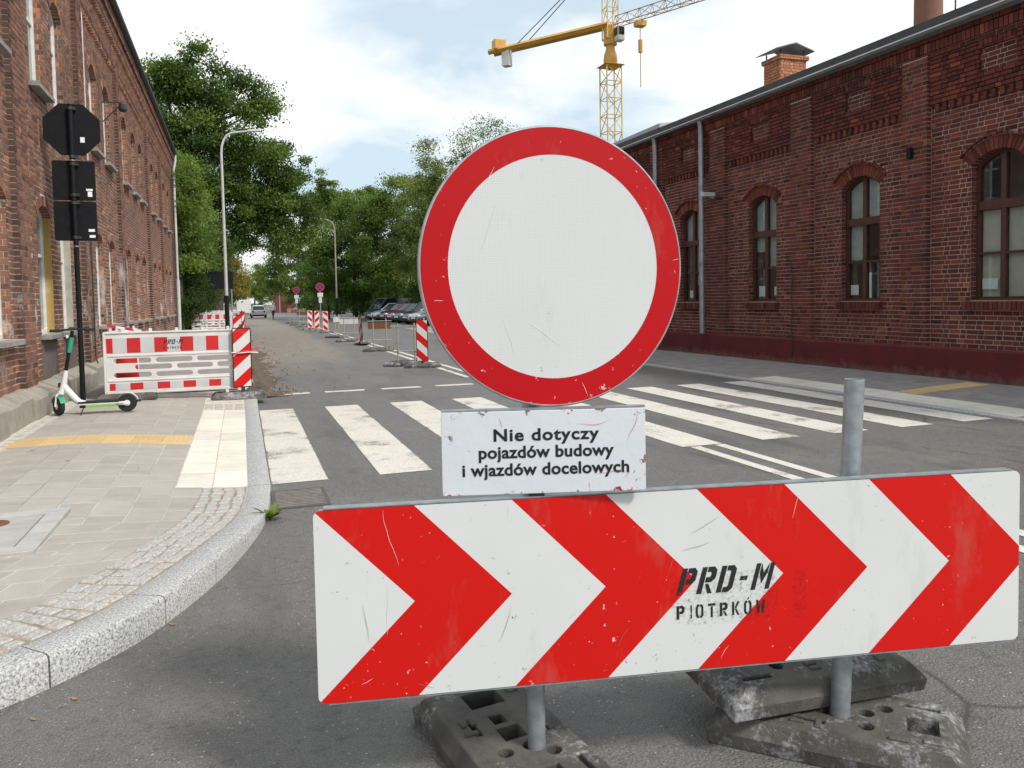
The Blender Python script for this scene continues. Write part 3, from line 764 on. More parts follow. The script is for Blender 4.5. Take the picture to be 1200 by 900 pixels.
def arc_band(op, inset):
    """outline of the opening shrunk by inset, as (s,z) list, and its outer twin"""
    def outline(i):
        s0, s1, z0, zs, za = op; w, cs, cz, R = arc(op); r = R-i; ww = w-i; zz = cz+math.sqrt(max(0, r*r-ww*ww)); a0 = math.asin(ww/r)
        return [(cs-ww, z0+i), (cs+ww, z0+i)]+[(cs+r*math.sin(a0-2*a0*q/10), cz+r*math.cos(a0-2*a0*q/10)) for q in range(11)]
    return outline(0.003), outline(inset)
def ring_prism(mb, A, B, o0, o1, T):
    n = len(A)
    vs = [T(a, o0, b) for a, b in A]+[T(a, o0, b) for a, b in B]+[T(a, o1, b) for a, b in A]+[T(a, o1, b) for a, b in B]
    fs = []
    for i in range(n):
        j = (i+1) % n; fs += [(i, j, n+j, n+i), (2*n+i, 2*n+j, 3*n+j, 3*n+i), (i, j, 2*n+j, 2*n+i), (n+i, n+j, 3*n+j, 3*n+i)]
    mb.add(vs, fs)

# ---------------------------------------------------------------- left: tall brick factory front
WALL_LF = -2.765
LB = empty('brick_factory', (WALL_LF, 7.5, 0), 0, 'long two-storey weathered brown brick factory with white-framed windows and downpipe at its end', 'building')
TL_ = lambda s, o, z: (-.005*(s-11)+o, s-7.5, z)
S0, S1 = 7.5, 39.5
UP = (4.88, 6.46, 6.67); LO = (1.22, 2.98, 3.15)
colsL = [(8.6, 9.5), (10.6, 11.45), (13.05, 13.95), (14.6, 15.45), (18.1, 19.0), (19.85, 20.75), (22.9, 23.8), (24.85, 25.75), (26.6, 27.5), (30.1, 31.0), (31.95, 32.85), (34.9, 35.8), (36.9, 37.8)]
opsL = [(a, b)+h for a, b in colsL for h in (UP, LO)]
mb = MB(); core(mb, TL_, S0, S1, .1, 8.58, opsL, -.42, -.006)
wall = mb.build('wall', 'mortar_left', LB)
fc = Facade(TL_, 11)
PIL = [(11.72, 12.4), (16.45, 17.1), (21.6, 22.2), (28.4, 29.0), (33.2, 33.8), (38.9, 39.5)]
fields = []; x = S0
for a, b in PIL: fields.append((x, a)); x = b
for a, b in fields:
    fc.field(a, b, .55, 7.5, 0, opsL, .14)
for a, b in PIL: fc.field(a, b, .55, 7.5, .07, (), 0)
for a, b in PIL:                                         # darker toothed corner bricks of the pilasters
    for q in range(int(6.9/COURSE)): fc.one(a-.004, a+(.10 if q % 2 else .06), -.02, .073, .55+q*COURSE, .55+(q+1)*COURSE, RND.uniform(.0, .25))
fc.field(S0, S1, 7.5, 7.96, .07); fc.soldiers(S0, S1, 7.96, 8.1, .13, .085, True); fc.field(S0, S1, 8.1, 8.28, .15); fc.field(S0, S1, 8.28, 8.54, .20)
for a, b in fields:                                      # stepped corbels under the frieze in every bay
    if b-a > 1.2: fc.soldiers(a+.1, b-.1, 7.36, 7.5, .05, .09, True)
for op in opsL: fc.arch(op, .14); fc.jamb(op, .10)
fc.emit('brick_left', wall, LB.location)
for a, b in PIL: part('pilaster', 'mortar_left', LB, lambda m: m.prism([(a+.012, .5), (b-.012, .5), (b-.012, 7.5), (a+.012, 7.5)], -.02, .060, lambda p, q, o: TL_(p, o, q)))
part('cornice', 'mortar_left', LB, lambda m: (m.prism([(S0, 7.5), (S1, 7.5), (S1, 8.1), (S0, 8.1)], -.02, .060, lambda p, q, o: TL_(p, o, q)), m.prism([(S0, 8.1), (S1, 8.1), (S1, 8.56), (S0, 8.56)], -.02, .14, lambda p, q, o: TL_(p, o, q))))
def plinth(m):
    r = random.Random(5); n = 48
    for i in range(n):
        a = S0+(S1-S0)*i/n; b = S0+(S1-S0)*(i+1)/n; h = .53+r.uniform(-.03, .03)
        d = .205+r.uniform(0, .035); e = .10+r.uniform(-.02, .02)
        m.prism([(-.1, 0), (d, 0), (d-.01, h-e), (d-.03, h-e+.02), (.03, h+.015), (-.1, h+.015)], a, b, lambda o, z, s_: TL_(s_, o, z))
part('plinth', 'plinth_concrete', LB, plinth)
part('gutter', 'roof_dark', LB, lambda m: m.tube([TL_(S0-.2, .24, 8.62), TL_(S1+.02, .24, 8.62)], .09, 10), smooth=True)
part('roof', 'roof_dark', LB, lambda m: m.add([TL_(S0-.2, .32, 8.66), TL_(S1+.1, .32, 8.66), TL_(S1+.1, -6, 10.5), TL_(S0-.2, -6, 10.5), TL_(S0-.2, .32, 8.57), TL_(S1+.1, .32, 8.57), TL_(S1+.1, -6, 10.35), TL_(S0-.2, -6, 10.35)], [(0, 1, 2, 3), (7, 6, 5, 4), (0, 4, 5, 1), (1, 5, 6, 2), (2, 6, 7, 3), (3, 7, 4, 0)]))
ew = part('end_wall', 'mortar_left', LB, lambda m: m.box(-9, .012, -.10, -.002, .0, 8.55))
part('end_wall', 'brick_left', LB, lambda m: m.box(-9.3, -.45, S1-7.95, S1-7.5, .0, 8.5, .5))
fe = Facade(lambda s_, o, z: (.02-s_, -.106-o, z), 31); fe.field(0, 4.2, .2, 8.55, 0); fe.emit('brick_left', ew, LB.location, 0)
dp = part('downpipe', 'pipe_white', LB, lambda m: m.tube([TL_(39.3, .25, 8.6), TL_(39.3, .25, 8.3), TL_(39.3, .23, 8.15), TL_(39.3, .17, 7.9), TL_(39.3, .16, 7.6), TL_(39.3, .16, .2)], .055, 10), smooth=True)
part('pipe_sleeve', 'pipe_white', dp, lambda m: m.tube([TL_(39.3, .16, .2), TL_(39.3, .16, 2.8)], .085, 10), smooth=True)
part('conduit', 'dark_steel', LB, lambda m: (m.tube([TL_(16.9, .10, 3.1), TL_(16.9, .10, .6), TL_(16.9, .25, .2)], .014, 6), m.tube([TL_(16.6, .10, 1.9), TL_(16.9, .10, 1.9)], .012, 6)))
part('conduit', 'pipe_white', LB, lambda m: m.tube([TL_(17.4, .03, 7.6), TL_(17.4, .03, 4.5)], .014, 6))
part('wall_bracket', 'dark_steel', LB, lambda m: (m.tube([TL_(19.3, .05, 6.1), TL_(19.3, .5, 6.1)], .015, 6), m.tube([TL_(19.3, .05, 5.65), TL_(19.3, .45, 6.07)], .012, 6), m.tube([TL_(19.3, .3, 5.9), TL_(19.7, .3, 5.9)], .012, 6), m.lathe([(.05, 0), (.09, .05), (.09, .16), (.03, .2)], 10, lambda a, b, c: (TL_(19.3, .48, 0)[0]+a, TL_(19.3, .48, 0)[1]+b, 5.9+c))))
for i, op in enumerate(opsL):
    s0, s1, z0, zs, za = op; lower = z0 < 3; mid = (s0+s1)/2
    A, B = arc_band(op, .055); m = MB(); ring_prism(m, A, B, -.17, -.10, TL_); w = m.build('window', 'white_frame', LB)
    part('mullion', 'white_frame', w, lambda q: (q.box(mid-.03, mid+.03, -.165, -.11, z0+.05, zs+.05, T=TL_), q.box(s0+.05, s1-.05, -.165, -.115, z0+(zs-z0)*.66, z0+(zs-z0)*.66+.05, T=TL_)))
    for a, b in ((s0+.057, mid-.031), (mid+.031, s1-.057)):
        for c, d in ((z0+.057, z0+(zs-z0)*.66), (z0+(zs-z0)*.66+.05, zs+.02)):
            part('pane', 'window_glass', w, lambda q: q.box(a, b, -.142, -.138, c, d, T=TL_))
    part('sill', 'stone_sill', w, lambda q: q.cbox(s0-.08, s1+.08, -.1, .13, z0-.075, z0-.004, .01, T=TL_))
    if lower and 12.5 < s0 < 15:
        part('reveal', 'mustard_plaster' if s0 < 14 else 'grey_plaster', w, lambda q: q.box(s1-.035, s1-.008, -.098, -.002, z0+.01, zs+.05, T=TL_))
        part('wall_patch', 'dark_patch', w, lambda q: q.box(s0-.02, s1+.05, -.01, .012, .56, z0-.08, T=TL_))
part('room', 'room_dark', LB, lambda m: [m.box(a, b, -.60, -.595, c, d, T=TL_) for a, b in ((S0, S1),) for c, d in ((1., 3.3), (4.6, 6.9))])

# ---------------------------------------------------------------- right: low dark brick hall
RB = empty('brick_hall', (WALL_R, 5, 0), 0, 'single-storey dark red brick hall with arched brown windows and painted red plinth', 'building')
TR_ = lambda s, o, z: (-.03*(s-9.66)-o, s-5, z)
R0, R1 = 3.0, 26.0
cR = [6.46, 9.385, 12.27, 15.19, 18.1, 21.02, 23.95]
opsR = [(c-.485, c+.485, 1.44, 3.66, 3.88) for c in cR]
mb = MB(); core(mb, TR_, R0, R1, .0, 5.95, opsR, -.42, -.006)
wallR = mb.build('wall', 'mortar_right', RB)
fc = Facade(TR_, 23)
PR = [(4.8, 5.4), (7.73, 8.33), (10.65, 11.2), (13.5, 14.13), (16.45, 17.08), (19.3, 19.95), (22.25, 22.9), (25.2, 26.0)]
x = R0
niche = [(c-.31, c+.31, 5.13, 5.54, 5.55) for c in cR]
subs = [(c-.52, c+.52, .55, 1.20, 1.21) for c in cR]
for a, b in PR:
    if a-x > .1:
        fc.field(x, a, .63, 4.84, 0, opsR, .26); fc.field(x, a, 4.9, 5.68, 0, [])
        for c, d in ((x+.0, a),): fc.field(c, d, 4.84, 5.68, .06, niche)
        n = int((a-x)/.15)
        for q in range(n):
            fc.one(x+.03+q*.15, x+.03+q*.15+.08, -.03, .055, 4.70, 4.84, min(1, max(0, RND.gauss(.6, .2))))
    fc.field(a, b, .63, 5.68, .10); x = b
fc.soldiers(R0, R1, 5.73, 5.90, .13, .082); fc.field(R0, R1, 5.90, 6.0, .15); fc.field(R0, R1, 5.65, 5.73, .085, bias=-.2)
for op in opsR: fc.arch(op, .26, .012, True); fc.jamb(op, .12, -.1)
for c in cR: fc.soldiers(c-.56, c+.56, 1.27, 1.43, .10, .08, bias=-.05); fc.soldiers(c-.33, c+.33, 5.56, 5.68, .075, .08)
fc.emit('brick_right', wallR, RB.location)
for a, b in PR: part('pilaster', 'mortar_right', RB, lambda m: m.prism([(a+.012, .5), (b-.012, .5), (b-.012, 5.7), (a+.012, 5.7)], -.02, .090, lambda p, q, o: TR_(p, o, q)))
part('frieze', 'mortar_right', RB, lambda m: m.prism([(R0, 5.66), (R1, 5.66), (R1, 6.02), (R0, 6.02)], -.02, .075, lambda p, q, o: TR_(p, o, q)))
part('plinth', 'red_plinth', RB, lambda m: m.prism([(0, .0), (.115, .0), (.115, .60), (.09, .63), (0, .63)], R0, R1, lambda o, z, s: TR_(s, o, z)))
part('gutter', 'zinc', RB, lambda m: m.tube([TR_(R0, .27, 6.06), TR_(R1+.1, .27, 6.06)], .06, 10), smooth=True)
part('roof', 'roof_dark', RB, lambda m: m.add([TR_(R0, .36, 6.2), TR_(R1+.2, .36, 6.2), TR_(R1+.2, -8, 7.9), TR_(R0, -8, 7.9), TR_(R0, .36, 6.03), TR_(R1+.2, .36, 6.03), TR_(R1+.2, -8, 7.7), TR_(R0, -8, 7.7)], [(0, 1, 2, 3), (7, 6, 5, 4), (0, 4, 5, 1), (1, 5, 6, 2), (2, 6, 7, 3), (3, 7, 4, 0)]))
part('eave_strip', 'crane_white', RB, lambda m: m.box(R0, R1+.1, .362, .372, 6.03, 6.055, T=TR_))
part('end_wall', 'brick_right', RB, lambda m: m.box(.6, 8, R1-5.4, R1-5, 0, 6.1, .5))
part('end_wall', 'brick_right', RB, lambda m: m.box(.43, 8, R0-5, R0-4.6, 0, 6.0, .5))
for s_ in (17.3, 19.5):
    dp = part('downpipe', 'zinc', RB, lambda m: m.tube([TR_(s_, .24, 6.04), TR_(s_, .2, 5.9), TR_(s_, .19, 5.75), TR_(s_, .19, .65)], .065, 10), smooth=True)
    part('pipe_collar', 'zinc', dp, lambda m: [m.tube([TR_(s_, .19, z), TR_(s_, .19, z+.05)], .074, 10) for z in (1.2, 2.8, 4.4)], smooth=True)
part('roof_monitor', 'roof_tin', RB, lambda m: m.add([(1.3, 17.4, 6.3), (1.3, 21.2, 6.3), (6, 21.2, 7.2), (6, 17.4, 7.2), (1.45, 17.6, 7.22), (1.45, 21.0, 7.22), (6, 21.0, 7.9), (6, 17.6, 7.9)], [(3, 2, 1, 0), (4, 5, 6, 7), (0, 1, 5, 4), (1, 2, 6, 5), (2, 3, 7, 6), (3, 0, 4, 7)]))
for i, op in enumerate(opsR):
    s0, s1, z0, zs, za = op; mid = (s0+s1)/2
    A, B = arc_band(op, .06); m = MB(); ring_prism(m, A, B, -.20, -.12, TR_); w = m.build('window', 'brown_frame', RB)
    part('mullion', 'brown_frame', w, lambda q: (q.box(mid-.045, mid+.045, -.19, -.115, z0+.05, za-.05, T=TR_), q.box(s0+.05, s1-.05, -.192, -.10, 2.93, 3.07, T=TR_), q.box(s0+.05, s1-.05, -.188, -.125, 2.19, 2.235, T=TR_)))
    for a, b in ((s0+.062, mid-.046), (mid+.046, s1-.062)):
        for c, d in ((z0+.062, 2.189), (2.236, 2.929)):
            part('pane', 'window_glass', w, lambda q: q.box(a, b, -.160, -.156, c, d, T=TR_))
        sgn = -1 if a < mid-.3 else 1
        w_, cs, cz, R_ = arc(op); rr = R_-.062
        pts = [(a, 3.071), (b, 3.071)]+[(a+(b-a)*t, cz+math.sqrt(rr*rr-(a+(b-a)*t-cs)**2)) for t in (1, .75, .5, .25, 0)]
        part('pane', 'window_glass', w, lambda q: q.prism(pts, -.160, -.156, lambda p, qq, o: TR_(p, o, qq)))
    part('sill', 'brown_frame', w, lambda q: q.cbox(s0-.0, s1+.0, -.2, -.03, 1.425, 1.455, .006, T=TR_))
    if i == 1: part('blind', 'blind', w, lambda q: (q.box(s0+.06, mid-.03, -.215, -.205, 1.5, 2.92, T=TR_), q.box(mid+.03, s1-.06, -.215, -.205, 1.5, 2.92, T=TR_)))
    else: part('pane_backing', 'pane_backing', w, lambda q: (q.box(s0+.05, mid-.02, -.215, -.205, (2.25, 1.9, 3.02)[i % 3], 3.86, T=TR_), q.box(mid+.02, s1-.05, -.215, -.205, (2.6, 3.02, 2.25)[i % 3], 3.86, T=TR_)))  # plain pale backing added close behind the panes to lighten the glass
    pp = {1: [(.26, .28, 1.62, 1.8)], 2: [(.3, .2, 1.56, 1.76), (-.1, .06, 1.5, 2.0)], 3: [(.2, .24, 1.56, 1.8), (-.3, .17, 1.58, 1.78)], 4: [(.18, .2, 1.55, 1.75), (-.26, .12, 1.56, 1.8)]}.get(i, [])
    for off, wd, za_, zb_ in pp:
        part('notice', 'paper', w, lambda q: q.box(mid+off-wd/2, mid+off+wd/2, -.168, -.164, za_, zb_, T=TR_))
part('room', 'room_dark', RB, lambda m: m.box(R0, R1, -.9, -.89, .8, 4.3, T=TR_))
cam_ = part('security_camera', 'crane_white', RB, lambda m: (m.box(16.72, 16.84, .18, .52, 4.05, 4.15, T=TR_), m.tube([TR_(16.78, .08, 4.0), TR_(16.78, .3, 4.05)], .02, 8)), bevel=.012)
part('camera_arm', 'dark_steel', cam_, lambda m: m.tube([TR_(16.55, .1, 3.98), TR_(16.55, .32, 3.99)], .035, 8))
part('wall_light', 'black_paint', RB, lambda m: m.box(10.93, 11.02, .10, .18, 3.98, 4.17, T=TR_), bevel=.01)
part('wall_cable', 'dark_steel', RB, lambda m: m.tube([TR_(14.05+.02*math.sin(z*9), .13, z) for z in [x_*.1 for x_ in range(2, 24)]], .009, 5))
# chimney and stack
CH = empty('roof_chimney', (14.03, 17.9, 6.5), 0, 'orange brick chimney with gabled tin cap on the hall roof', 'chimney')
fcz = Facade(lambda s, o, z: (s, -o, z), 4); 
fcz.field(0, .84, .2, 1.48, 0.02); fcz.field(-.06, .90, 1.48, 1.60, .07)
T2 = Facade(lambda s, o, z: (-o, s, z), 5); T2.field(0.0, .7, .2, 1.48, .02); T2.field(-.05, .75, 1.48, 1.60, .07)
st = part('stack', 'mortar_left', CH, lambda m: (m.box(0.0, .84, 0, .7, .1, 1.48, .5), m.box(-.05, .89, -.05, .75, 1.48, 1.595, .5)))
for F_ in (fcz, T2):
    F_.emit('brick_orange', st, (14.03, 17.9, 6.5), 0)
part('flashing', 'roof_tin', CH, lambda m: m.box(-.08, .92, -.08, .78, .0, .28))
part('cap', 'roof_tin', CH, lambda m: m.prism([(-.2, 1.72), (.42, 1.90), (1.04, 1.72), (1.04, 1.74), (.42, 1.93), (-.2, 1.74)], -.12, .82, lambda a, b, c: (a, c, b)))
part('cap_leg', 'dark_steel', CH, lambda m: [m.box(a, a+.03, b, b+.03, 1.595, 1.76) for a in (.03, .78) for b in (.03, .64)])
SKX, SKY = 64.4, 60
sk = tag(part('smokestack', 'brick_left', None, lambda m: m.lathe([(1.75, 0), (1.6, 12), (1.3, 28), (1.2, 40)], 20), smooth=True, loc=(SKX, SKY, -.1)), 'tall round pale brick smokestack behind the hall roof', 'smokestack')
at = sk.data.attributes.new('bc', 'FLOAT', 'POINT'); at.data.foreach_set('value', np.full(len(sk.data.vertices), .55, dtype=np.float32))
tag(part('antenna_rod', 'dark_steel', None, lambda m: m.tube([(0, 0, 0), (0, 0, 2.6)], .022, 6), loc=(18.1, 16, 6.9+.6)), 'thin dark antenna rod on the hall roof', 'antenna')

# ================================================================ FOREGROUND SIGN ASSEMBLY
def boolean(mb, cutters, name):
    a = mb.build(name, 'recycled_base'); c = cutters.build('cut', 'recycled_base')
    md = a.modifiers.new('b', 'BOOLEAN'); md.object = c; md.operation = 'DIFFERENCE'; md.solver = 'EXACT'
    bv = a.modifiers.new('v', 'BEVEL'); bv.width = .006; bv.segments = 2; bv.limit_method = 'ANGLE'; bv.angle_limit = math.radians(35)
    m = evalmesh(a); m.name = name
    for o in (a, c): bpy.data.objects.remove(o)
    return m
mb = MB()      # recycled-plastic ballast base: long slab, sloping ends, thin skirt, raised lugs
for (L0, W0, z0), (L1, W1, z1) in (((.41, .205, 0), (.42, .21, .045)), ((.42, .21, .045), (.355, .17, .108))): pass
prof = [(.415, .21, 0), (.42, .215, .05), (.36, .185, .105)]
vs = [(sx*l, sy*w, z) for l, w, z in prof for sx, sy in ((-1, -1), (1, -1), (1, 1), (-1, 1))]
mb.add(vs, [(3, 2, 1, 0), (8, 9, 10, 11)]+[(a*4+i, a*4+(i+1) % 4, (a+1)*4+(i+1) % 4, (a+1)*4+i) for a in range(2) for i in range(4)])
cut = MB()
cut.box(-.04, .04, -.042, .042, .02, .2); cut.box(.20, .31, -.075, .06, .02, .2); cut.box(.07, .13, -.02, .03, .03, .2); cut.box(-.33, -.23, -.05, .05, .03, .2)
for a, b in ((-.10, .075), (-.10, -.02), (-.16, -.075)): cut.lathe([(.027, .03), (.027, .2)], 16, lambda x, y, z, a=a, b=b: (x+a, y+b, z))
for a, b, c, d in ((.03, .12, .095, .115), (-.34, -.22, -.14, -.12)): cut.box(a, b, c, d, .085, .2)
BASE = boolean(mb, cut, 'base')
LUG = MB()
for a, b, w_, h_ in ((.12, .10, .045, .018), (.12, .135, .045, .018), (-.03, -.13, .045, .02), (-.03, -.10, .045, .02), (.05, .13, .02, .05), (-.2, .13, .06, .018), (.26, -.13, .03, .04), (-.3, .11, .05, .02)):
    LUG.cbox(a-w_/2, a+w_/2, b-h_/2, b+h_/2, .104, .113, .003)
LUGM = LUG.mesh('lug'); LUGM.materials.append(M['recycled_base'])
def base(loc, rz, label, group=None, lugs=True, name='ballast_base', rx=0, ry=0, parent=None):
    o = bpy.data.objects.new(name if parent is None else 'base', BASE); COL.objects.link(o); o.location = loc; o.rotation_euler = (rx, ry, rz); o.parent = parent
    if parent is None: tag(o, label, 'ballast', group)
    if lugs:
        l = bpy.data.objects.new('lug', LUGM); COL.objects.link(l); l.parent = o; l['kind'] = 'stuff'
    return o

BA = math.radians(-10.485); bdir = Vector((math.cos(BA), math.sin(BA), 0)); bn = Vector((bdir.y, -bdir.x, 0))  # bn faces the viewer
BO = Vector((.183, 2.413, .37))
def BT(u, v, o): p = bdir*u+bn*o; return (p.x, p.y, v)
BRD = empty('chevron_barrier', tuple(BO), 0, 'wide red and white chevron board on two galvanised posts', 'barrier board')
BW, BH = 2.405, .60
def rrect(w, h, r, n=6, x0=0, y0=0):
    pts = []
    for cx, cy, a0 in ((x0+w-r, y0+r, -90), (x0+w-r, y0+h-r, 0), (x0+r, y0+h-r, 90), (x0+r, y0+r, 180)):
        for q in range(n+1): t = math.radians(a0+90*q/n); pts.append((cx+r*math.cos(t), cy+r*math.sin(t)))
    return pts
RRB = rrect(BW, BH, .022)
part('panel', 'galv', BRD, lambda m: m.prism(RRB, -.022, -.001, BT), bevel=.003)
def chev(k0, k1):
    P_ = .3055; a, b = k0*P_, k1*P_
    return [(a, 0), (b, 0), (b+.30, .30), (b, .60), (a, .60), (a+.30, .30)]
def clip_rr(poly):
    n = len(RRB)
    for i in range(n):
        a, b = RRB[i], RRB[(i+1) % n]; e = (b[0]-a[0], b[1]-a[1]); l = math.hypot(*e)
        if l < 1e-6: continue
        poly = clip(poly, a, (e[1]/l, -e[0]/l))
        if len(poly) < 3: return []
    return poly
def convex_halves(poly):
    return [[poly[0], poly[1], poly[2], poly[5]], [poly[5], poly[2], poly[3], poly[4]]]
for kk in range(-1, 9):
    red = kk % 2 == 0; mb = MB()
    halves = [clip_rr(hf) for hf in convex_halves(chev(kk, kk+1))]
    if not any(len(h) > 2 for h in halves): continue
    # one outline: weld the two halves by sharing the middle line
    for h in halves:
        if len(h) > 2: mb.prism(h, -.0008, .0006 if red else .0005, BT)
    mb.build('chevron_stripe', 'board_red' if red else 'board_white', BRD)
part('edge_rail', 'galv', BRD, lambda m: (m.prism([(.03, BH+.002), (BW-.03, BH+.002), (BW-.03, BH+.006), (.03, BH+.006)], -.034, .0, BT), m.prism([(.03, -.006), (BW-.03, -.006), (BW-.03, -.002), (.03, -.002)], -.03, .0, BT)))
def post(u, z0, z1, r, lean=0):
    return part('post', 'galv', BRD, lambda m: (m.lathe([(r, z0-BO.z), (r, z1-BO.z), (r-.004, z1-BO.z), (r-.004, z1-.06-BO.z)], 24, lambda x, y, z: (BT(u+lean*(z+BO.z-.4), 0, -.105)[0]+x, BT(u+lean*(z+BO.z-.4), 0, -.105)[1]+y, z))), smooth=True)
post(.695, .06, 1.93, .030); post(1.805, .06, 1.30, .0335, .045)
for u in (.695, 1.805):
    part('clamp', 'dark_steel', BRD, lambda m: [m.prism([(u-.06, v), (u+.06, v), (u+.06, v+.04), (u-.06, v+.04)], -.145, -.023, BT) for v in (.12, .44)])
# stencilled owner's mark, drawn letter by letter with stencil bridges
def stroke_letters():
    bowl = lambda y0, y1: [(.36, y0), (.78, y0), (1, y0+.14), (1, y1-.14), (.78, y1), (.36, y1), (.36, y1-.19), (.60, y1-.19), (.66, y1-.25), (.66, y0+.25), (.60, y0+.19), (.36, y0+.19)]
    stem = [(-.04, 0), (.30, 0), (.30, 1), (-.04, 1)]
    G = {'P': [stem, bowl(.40, 1)], 'R': [stem, bowl(.42, 1), [(.40, .36), (.62, .36), (1, 0), (.70, 0)]], 'D': [stem, bowl(0, 1)],
         '-': [[(.1, .40), (.9, .40), (.9, .56), (.1, .56)]], 'M': [[(0, 0), (.24, 0), (.24, 1), (0, 1)], [(.76, 0), (1, 0), (1, 1), (.76, 1)], [(.29, 1), (.5, .62), (.71, 1), (.71, .62), (.5, .22), (.29, .62)]],
         'I': [[(.34, 0), (.66, 0), (.66, 1), (.34, 1)]], 'T': [[(.36, 0), (.64, 0), (.64, .78), (.36, .78)], [(0, .83), (1, .83), (1, 1), (0, 1)]],
         'K': [[(0, 0), (.28, 0), (.28, 1), (0, 1)], [(.34, .54), (.70, 1), (1, 1), (.58, .52)], [(.36, .48), (.58, .48), (1, 0), (.70, 0)]],
         'W': [[(0, 1), (.24, 1), (.34, .38), (.44, .9), (.44, .52), (.36, 0), (.18, 0)], [(1, 1), (.76, 1), (.66, .38), (.56, .9), (.56, .52), (.64, 0), (.82, 0)]]}
    o1 = [(.44, 0), (.20, 0), (0, .18), (0, .82), (.20, 1), (.44, 1), (.44, .84), (.32, .84), (.27, .76), (.27, .24), (.32, .16), (.44, .16)]
    G['O'] = [o1, [(1-x, y) for x, y in o1]]; G['Ó'] = G['O']+[[(.42, 1.08), (.56, 1.08), (.74, 1.26), (.56, 1.26)]]
    return G
GLY = stroke_letters()
def stencil(parent, text, u, v, h, cw, adv, shear, T, o, slope=0, name='lettering', mat='stencil_ink', jit=0):
    mb = MB(); x = u
    for chx in text:
        wv = cw*(.62 if chx == '-' else 1.25 if chx in 'MW' else .55 if chx == 'I' else 1)
        for poly in GLY[chx]:
            pts = [(x+px*wv+(py*h)*shear, v+py*h+slope*(x-u)) for px, py in poly]
            vs = [T(a, b, o) for a, b in pts]; mb.add(vs, [tuple(range(len(vs)))])
        x += adv*(wv/cw if chx not in '-' else .75)
    return mb.build(name, mat, parent, fix=False)
stencil(BRD, 'PRD-M', 1.150, .252, .088, .052, .068, .28, BT, .0016)
stencil(BRD, 'PIOTRKÓW', 1.150, .172, .045, .026, .042, .0, BT, .0016)
part('overspray', 'stencil_haze', BRD, lambda m: m.add([BT(a, b, .0021) for a, b in rrect(.37, .17, .05, 4, 1.13, .15)], [tuple(range(20))]), fix=False)
part('overspray', 'stencil_haze', BRD, lambda m: m.add([BT(a, b, .0023) for a, b in rrect(.05, .16, .024, 4, 1.555, .145)], [tuple(range(20))]), fix=False)

# round prohibition sign on the left post
DC = Vector((.949, 2.300, 1.700)); SA = math.radians(-1.5); sd = Vector((math.cos(SA), math.sin(SA), 0)); sn = Vector((sd.y, -sd.x, 0)); RS = .443
SG = empty('prohibition_sign', tuple(DC), 0, 'large round no-entry-for-vehicles sign, white disc with broad red ring', 'road sign')
def ST(u, v, o): p = sd*u+sn*o; return (p.x, p.y, v)
def circ(r, n=96): return [(r*math.cos(2*math.pi*i/n), r*math.sin(2*math.pi*i/n)) for i in range(n)]
def rimfn(m):
    prof = [(RS-.02, -.030), (RS, -.028), (RS+.002, -.004), (RS-.001, 0.0), (RS-.004, .0003), (RS-.006, -.002)]; n = 96; vs = []
    for r_, o_ in prof: vs += [ST(a, b, o_) for a, b in circ(r_, n)]
    m.add(vs, [(i*n+j, i*n+(j+1) % n, (i+1)*n+(j+1) % n, (i+1)*n+j) for i in range(len(prof)-1) for j in range(n)]+[tuple(range(n))])
part('rim', 'galv', SG, rimfn, smooth=True)
def annulus(r0, r1, o):
    def f(m):
        n = 96; vs = [ST(a, b, o) for a, b in circ(r0, n)]+[ST(a, b, o) for a, b in circ(r1, n)]
        m.add(vs, [(j, (j+1) % n, n+(j+1) % n, n+j) for j in range(n)])
    return f
part('face', 'sign_white', SG, lambda m: m.add([ST(a, b, -.0012) for a, b in circ(.3545)], [tuple(range(96))]), fix=False)
part('ring', 'sign_red', SG, annulus(.3535, RS-.004, -.0006), fix=False)
part('back_bracket', 'galv', SG, lambda m: [m.prism([(-.10, v), (.10, v), (.10, v+.035), (-.10, v+.035)], -.055, -.031, ST) for v in (-.24, .2)])
# supplementary plate
PC = Vector((.886, 2.275, 1.119)); PA = math.radians(-16); pd = Vector((math.cos(PA), math.sin(PA), 0)); pn = Vector((pd.y, -pd.x, 0))
PL = empty('supplementary_plate', tuple(PC), 0, 'white rectangular plate with three lines of black text below the round sign', 'sign plate')
def PT(u, v, o): p = pd*u+pn*o; return (p.x, p.y, v)
PW, PH = .645, .264
# the plate's own flat mesh lies in x-z so that its texture follows its edges
m_ = MB(); m_.prism(rrect(PW, PH, .008, 3, -PW/2, -PH/2), -.012, 0, lambda u, v, o: (u, -o, v)); pm = m_.build('panel', 'plate_white', PL, bevel=.002); pm.rotation_euler = (0, 0, PA)
part('top_fold', 'galv', PL, lambda m: m.prism([(-PW/2, PH/2+.001), (PW/2, PH/2+.001), (PW/2, PH/2+.006), (-PW/2, PH/2+.006)], -.03, -.001, PT))
part('clip', 'dark_steel', PL, lambda m: m.prism([(-.05, -PH/2-.02), (.0, -PH/2-.02), (.0, PH/2-.01), (-.05, PH/2-.01)], -.03, -.014, PT))
def textmesh(body, size, bold, parent, u, v, T, o, mat='print_black', xs=1.0, sp=1.0):
    c = bpy.data.curves.new('txt', 'FONT'); c.body = body; c.size = size; c.align_x = 'CENTER'; c.offset = bold; c.resolution_u = 4; c.space_character = sp
    ob = bpy.data.objects.new('txt', c); COL.objects.link(ob); m = evalmesh(ob); bpy.data.objects.remove(ob)
    vs = [T(u+q.co.x*xs, v+q.co.y, o) for q in m.vertices]
    fs = [tuple(p.vertices) for p in m.polygons]; mb = MB(); mb.add(vs, fs); bpy.data.meshes.remove(m)
    return mb.build('lettering', mat, parent, fix=False)
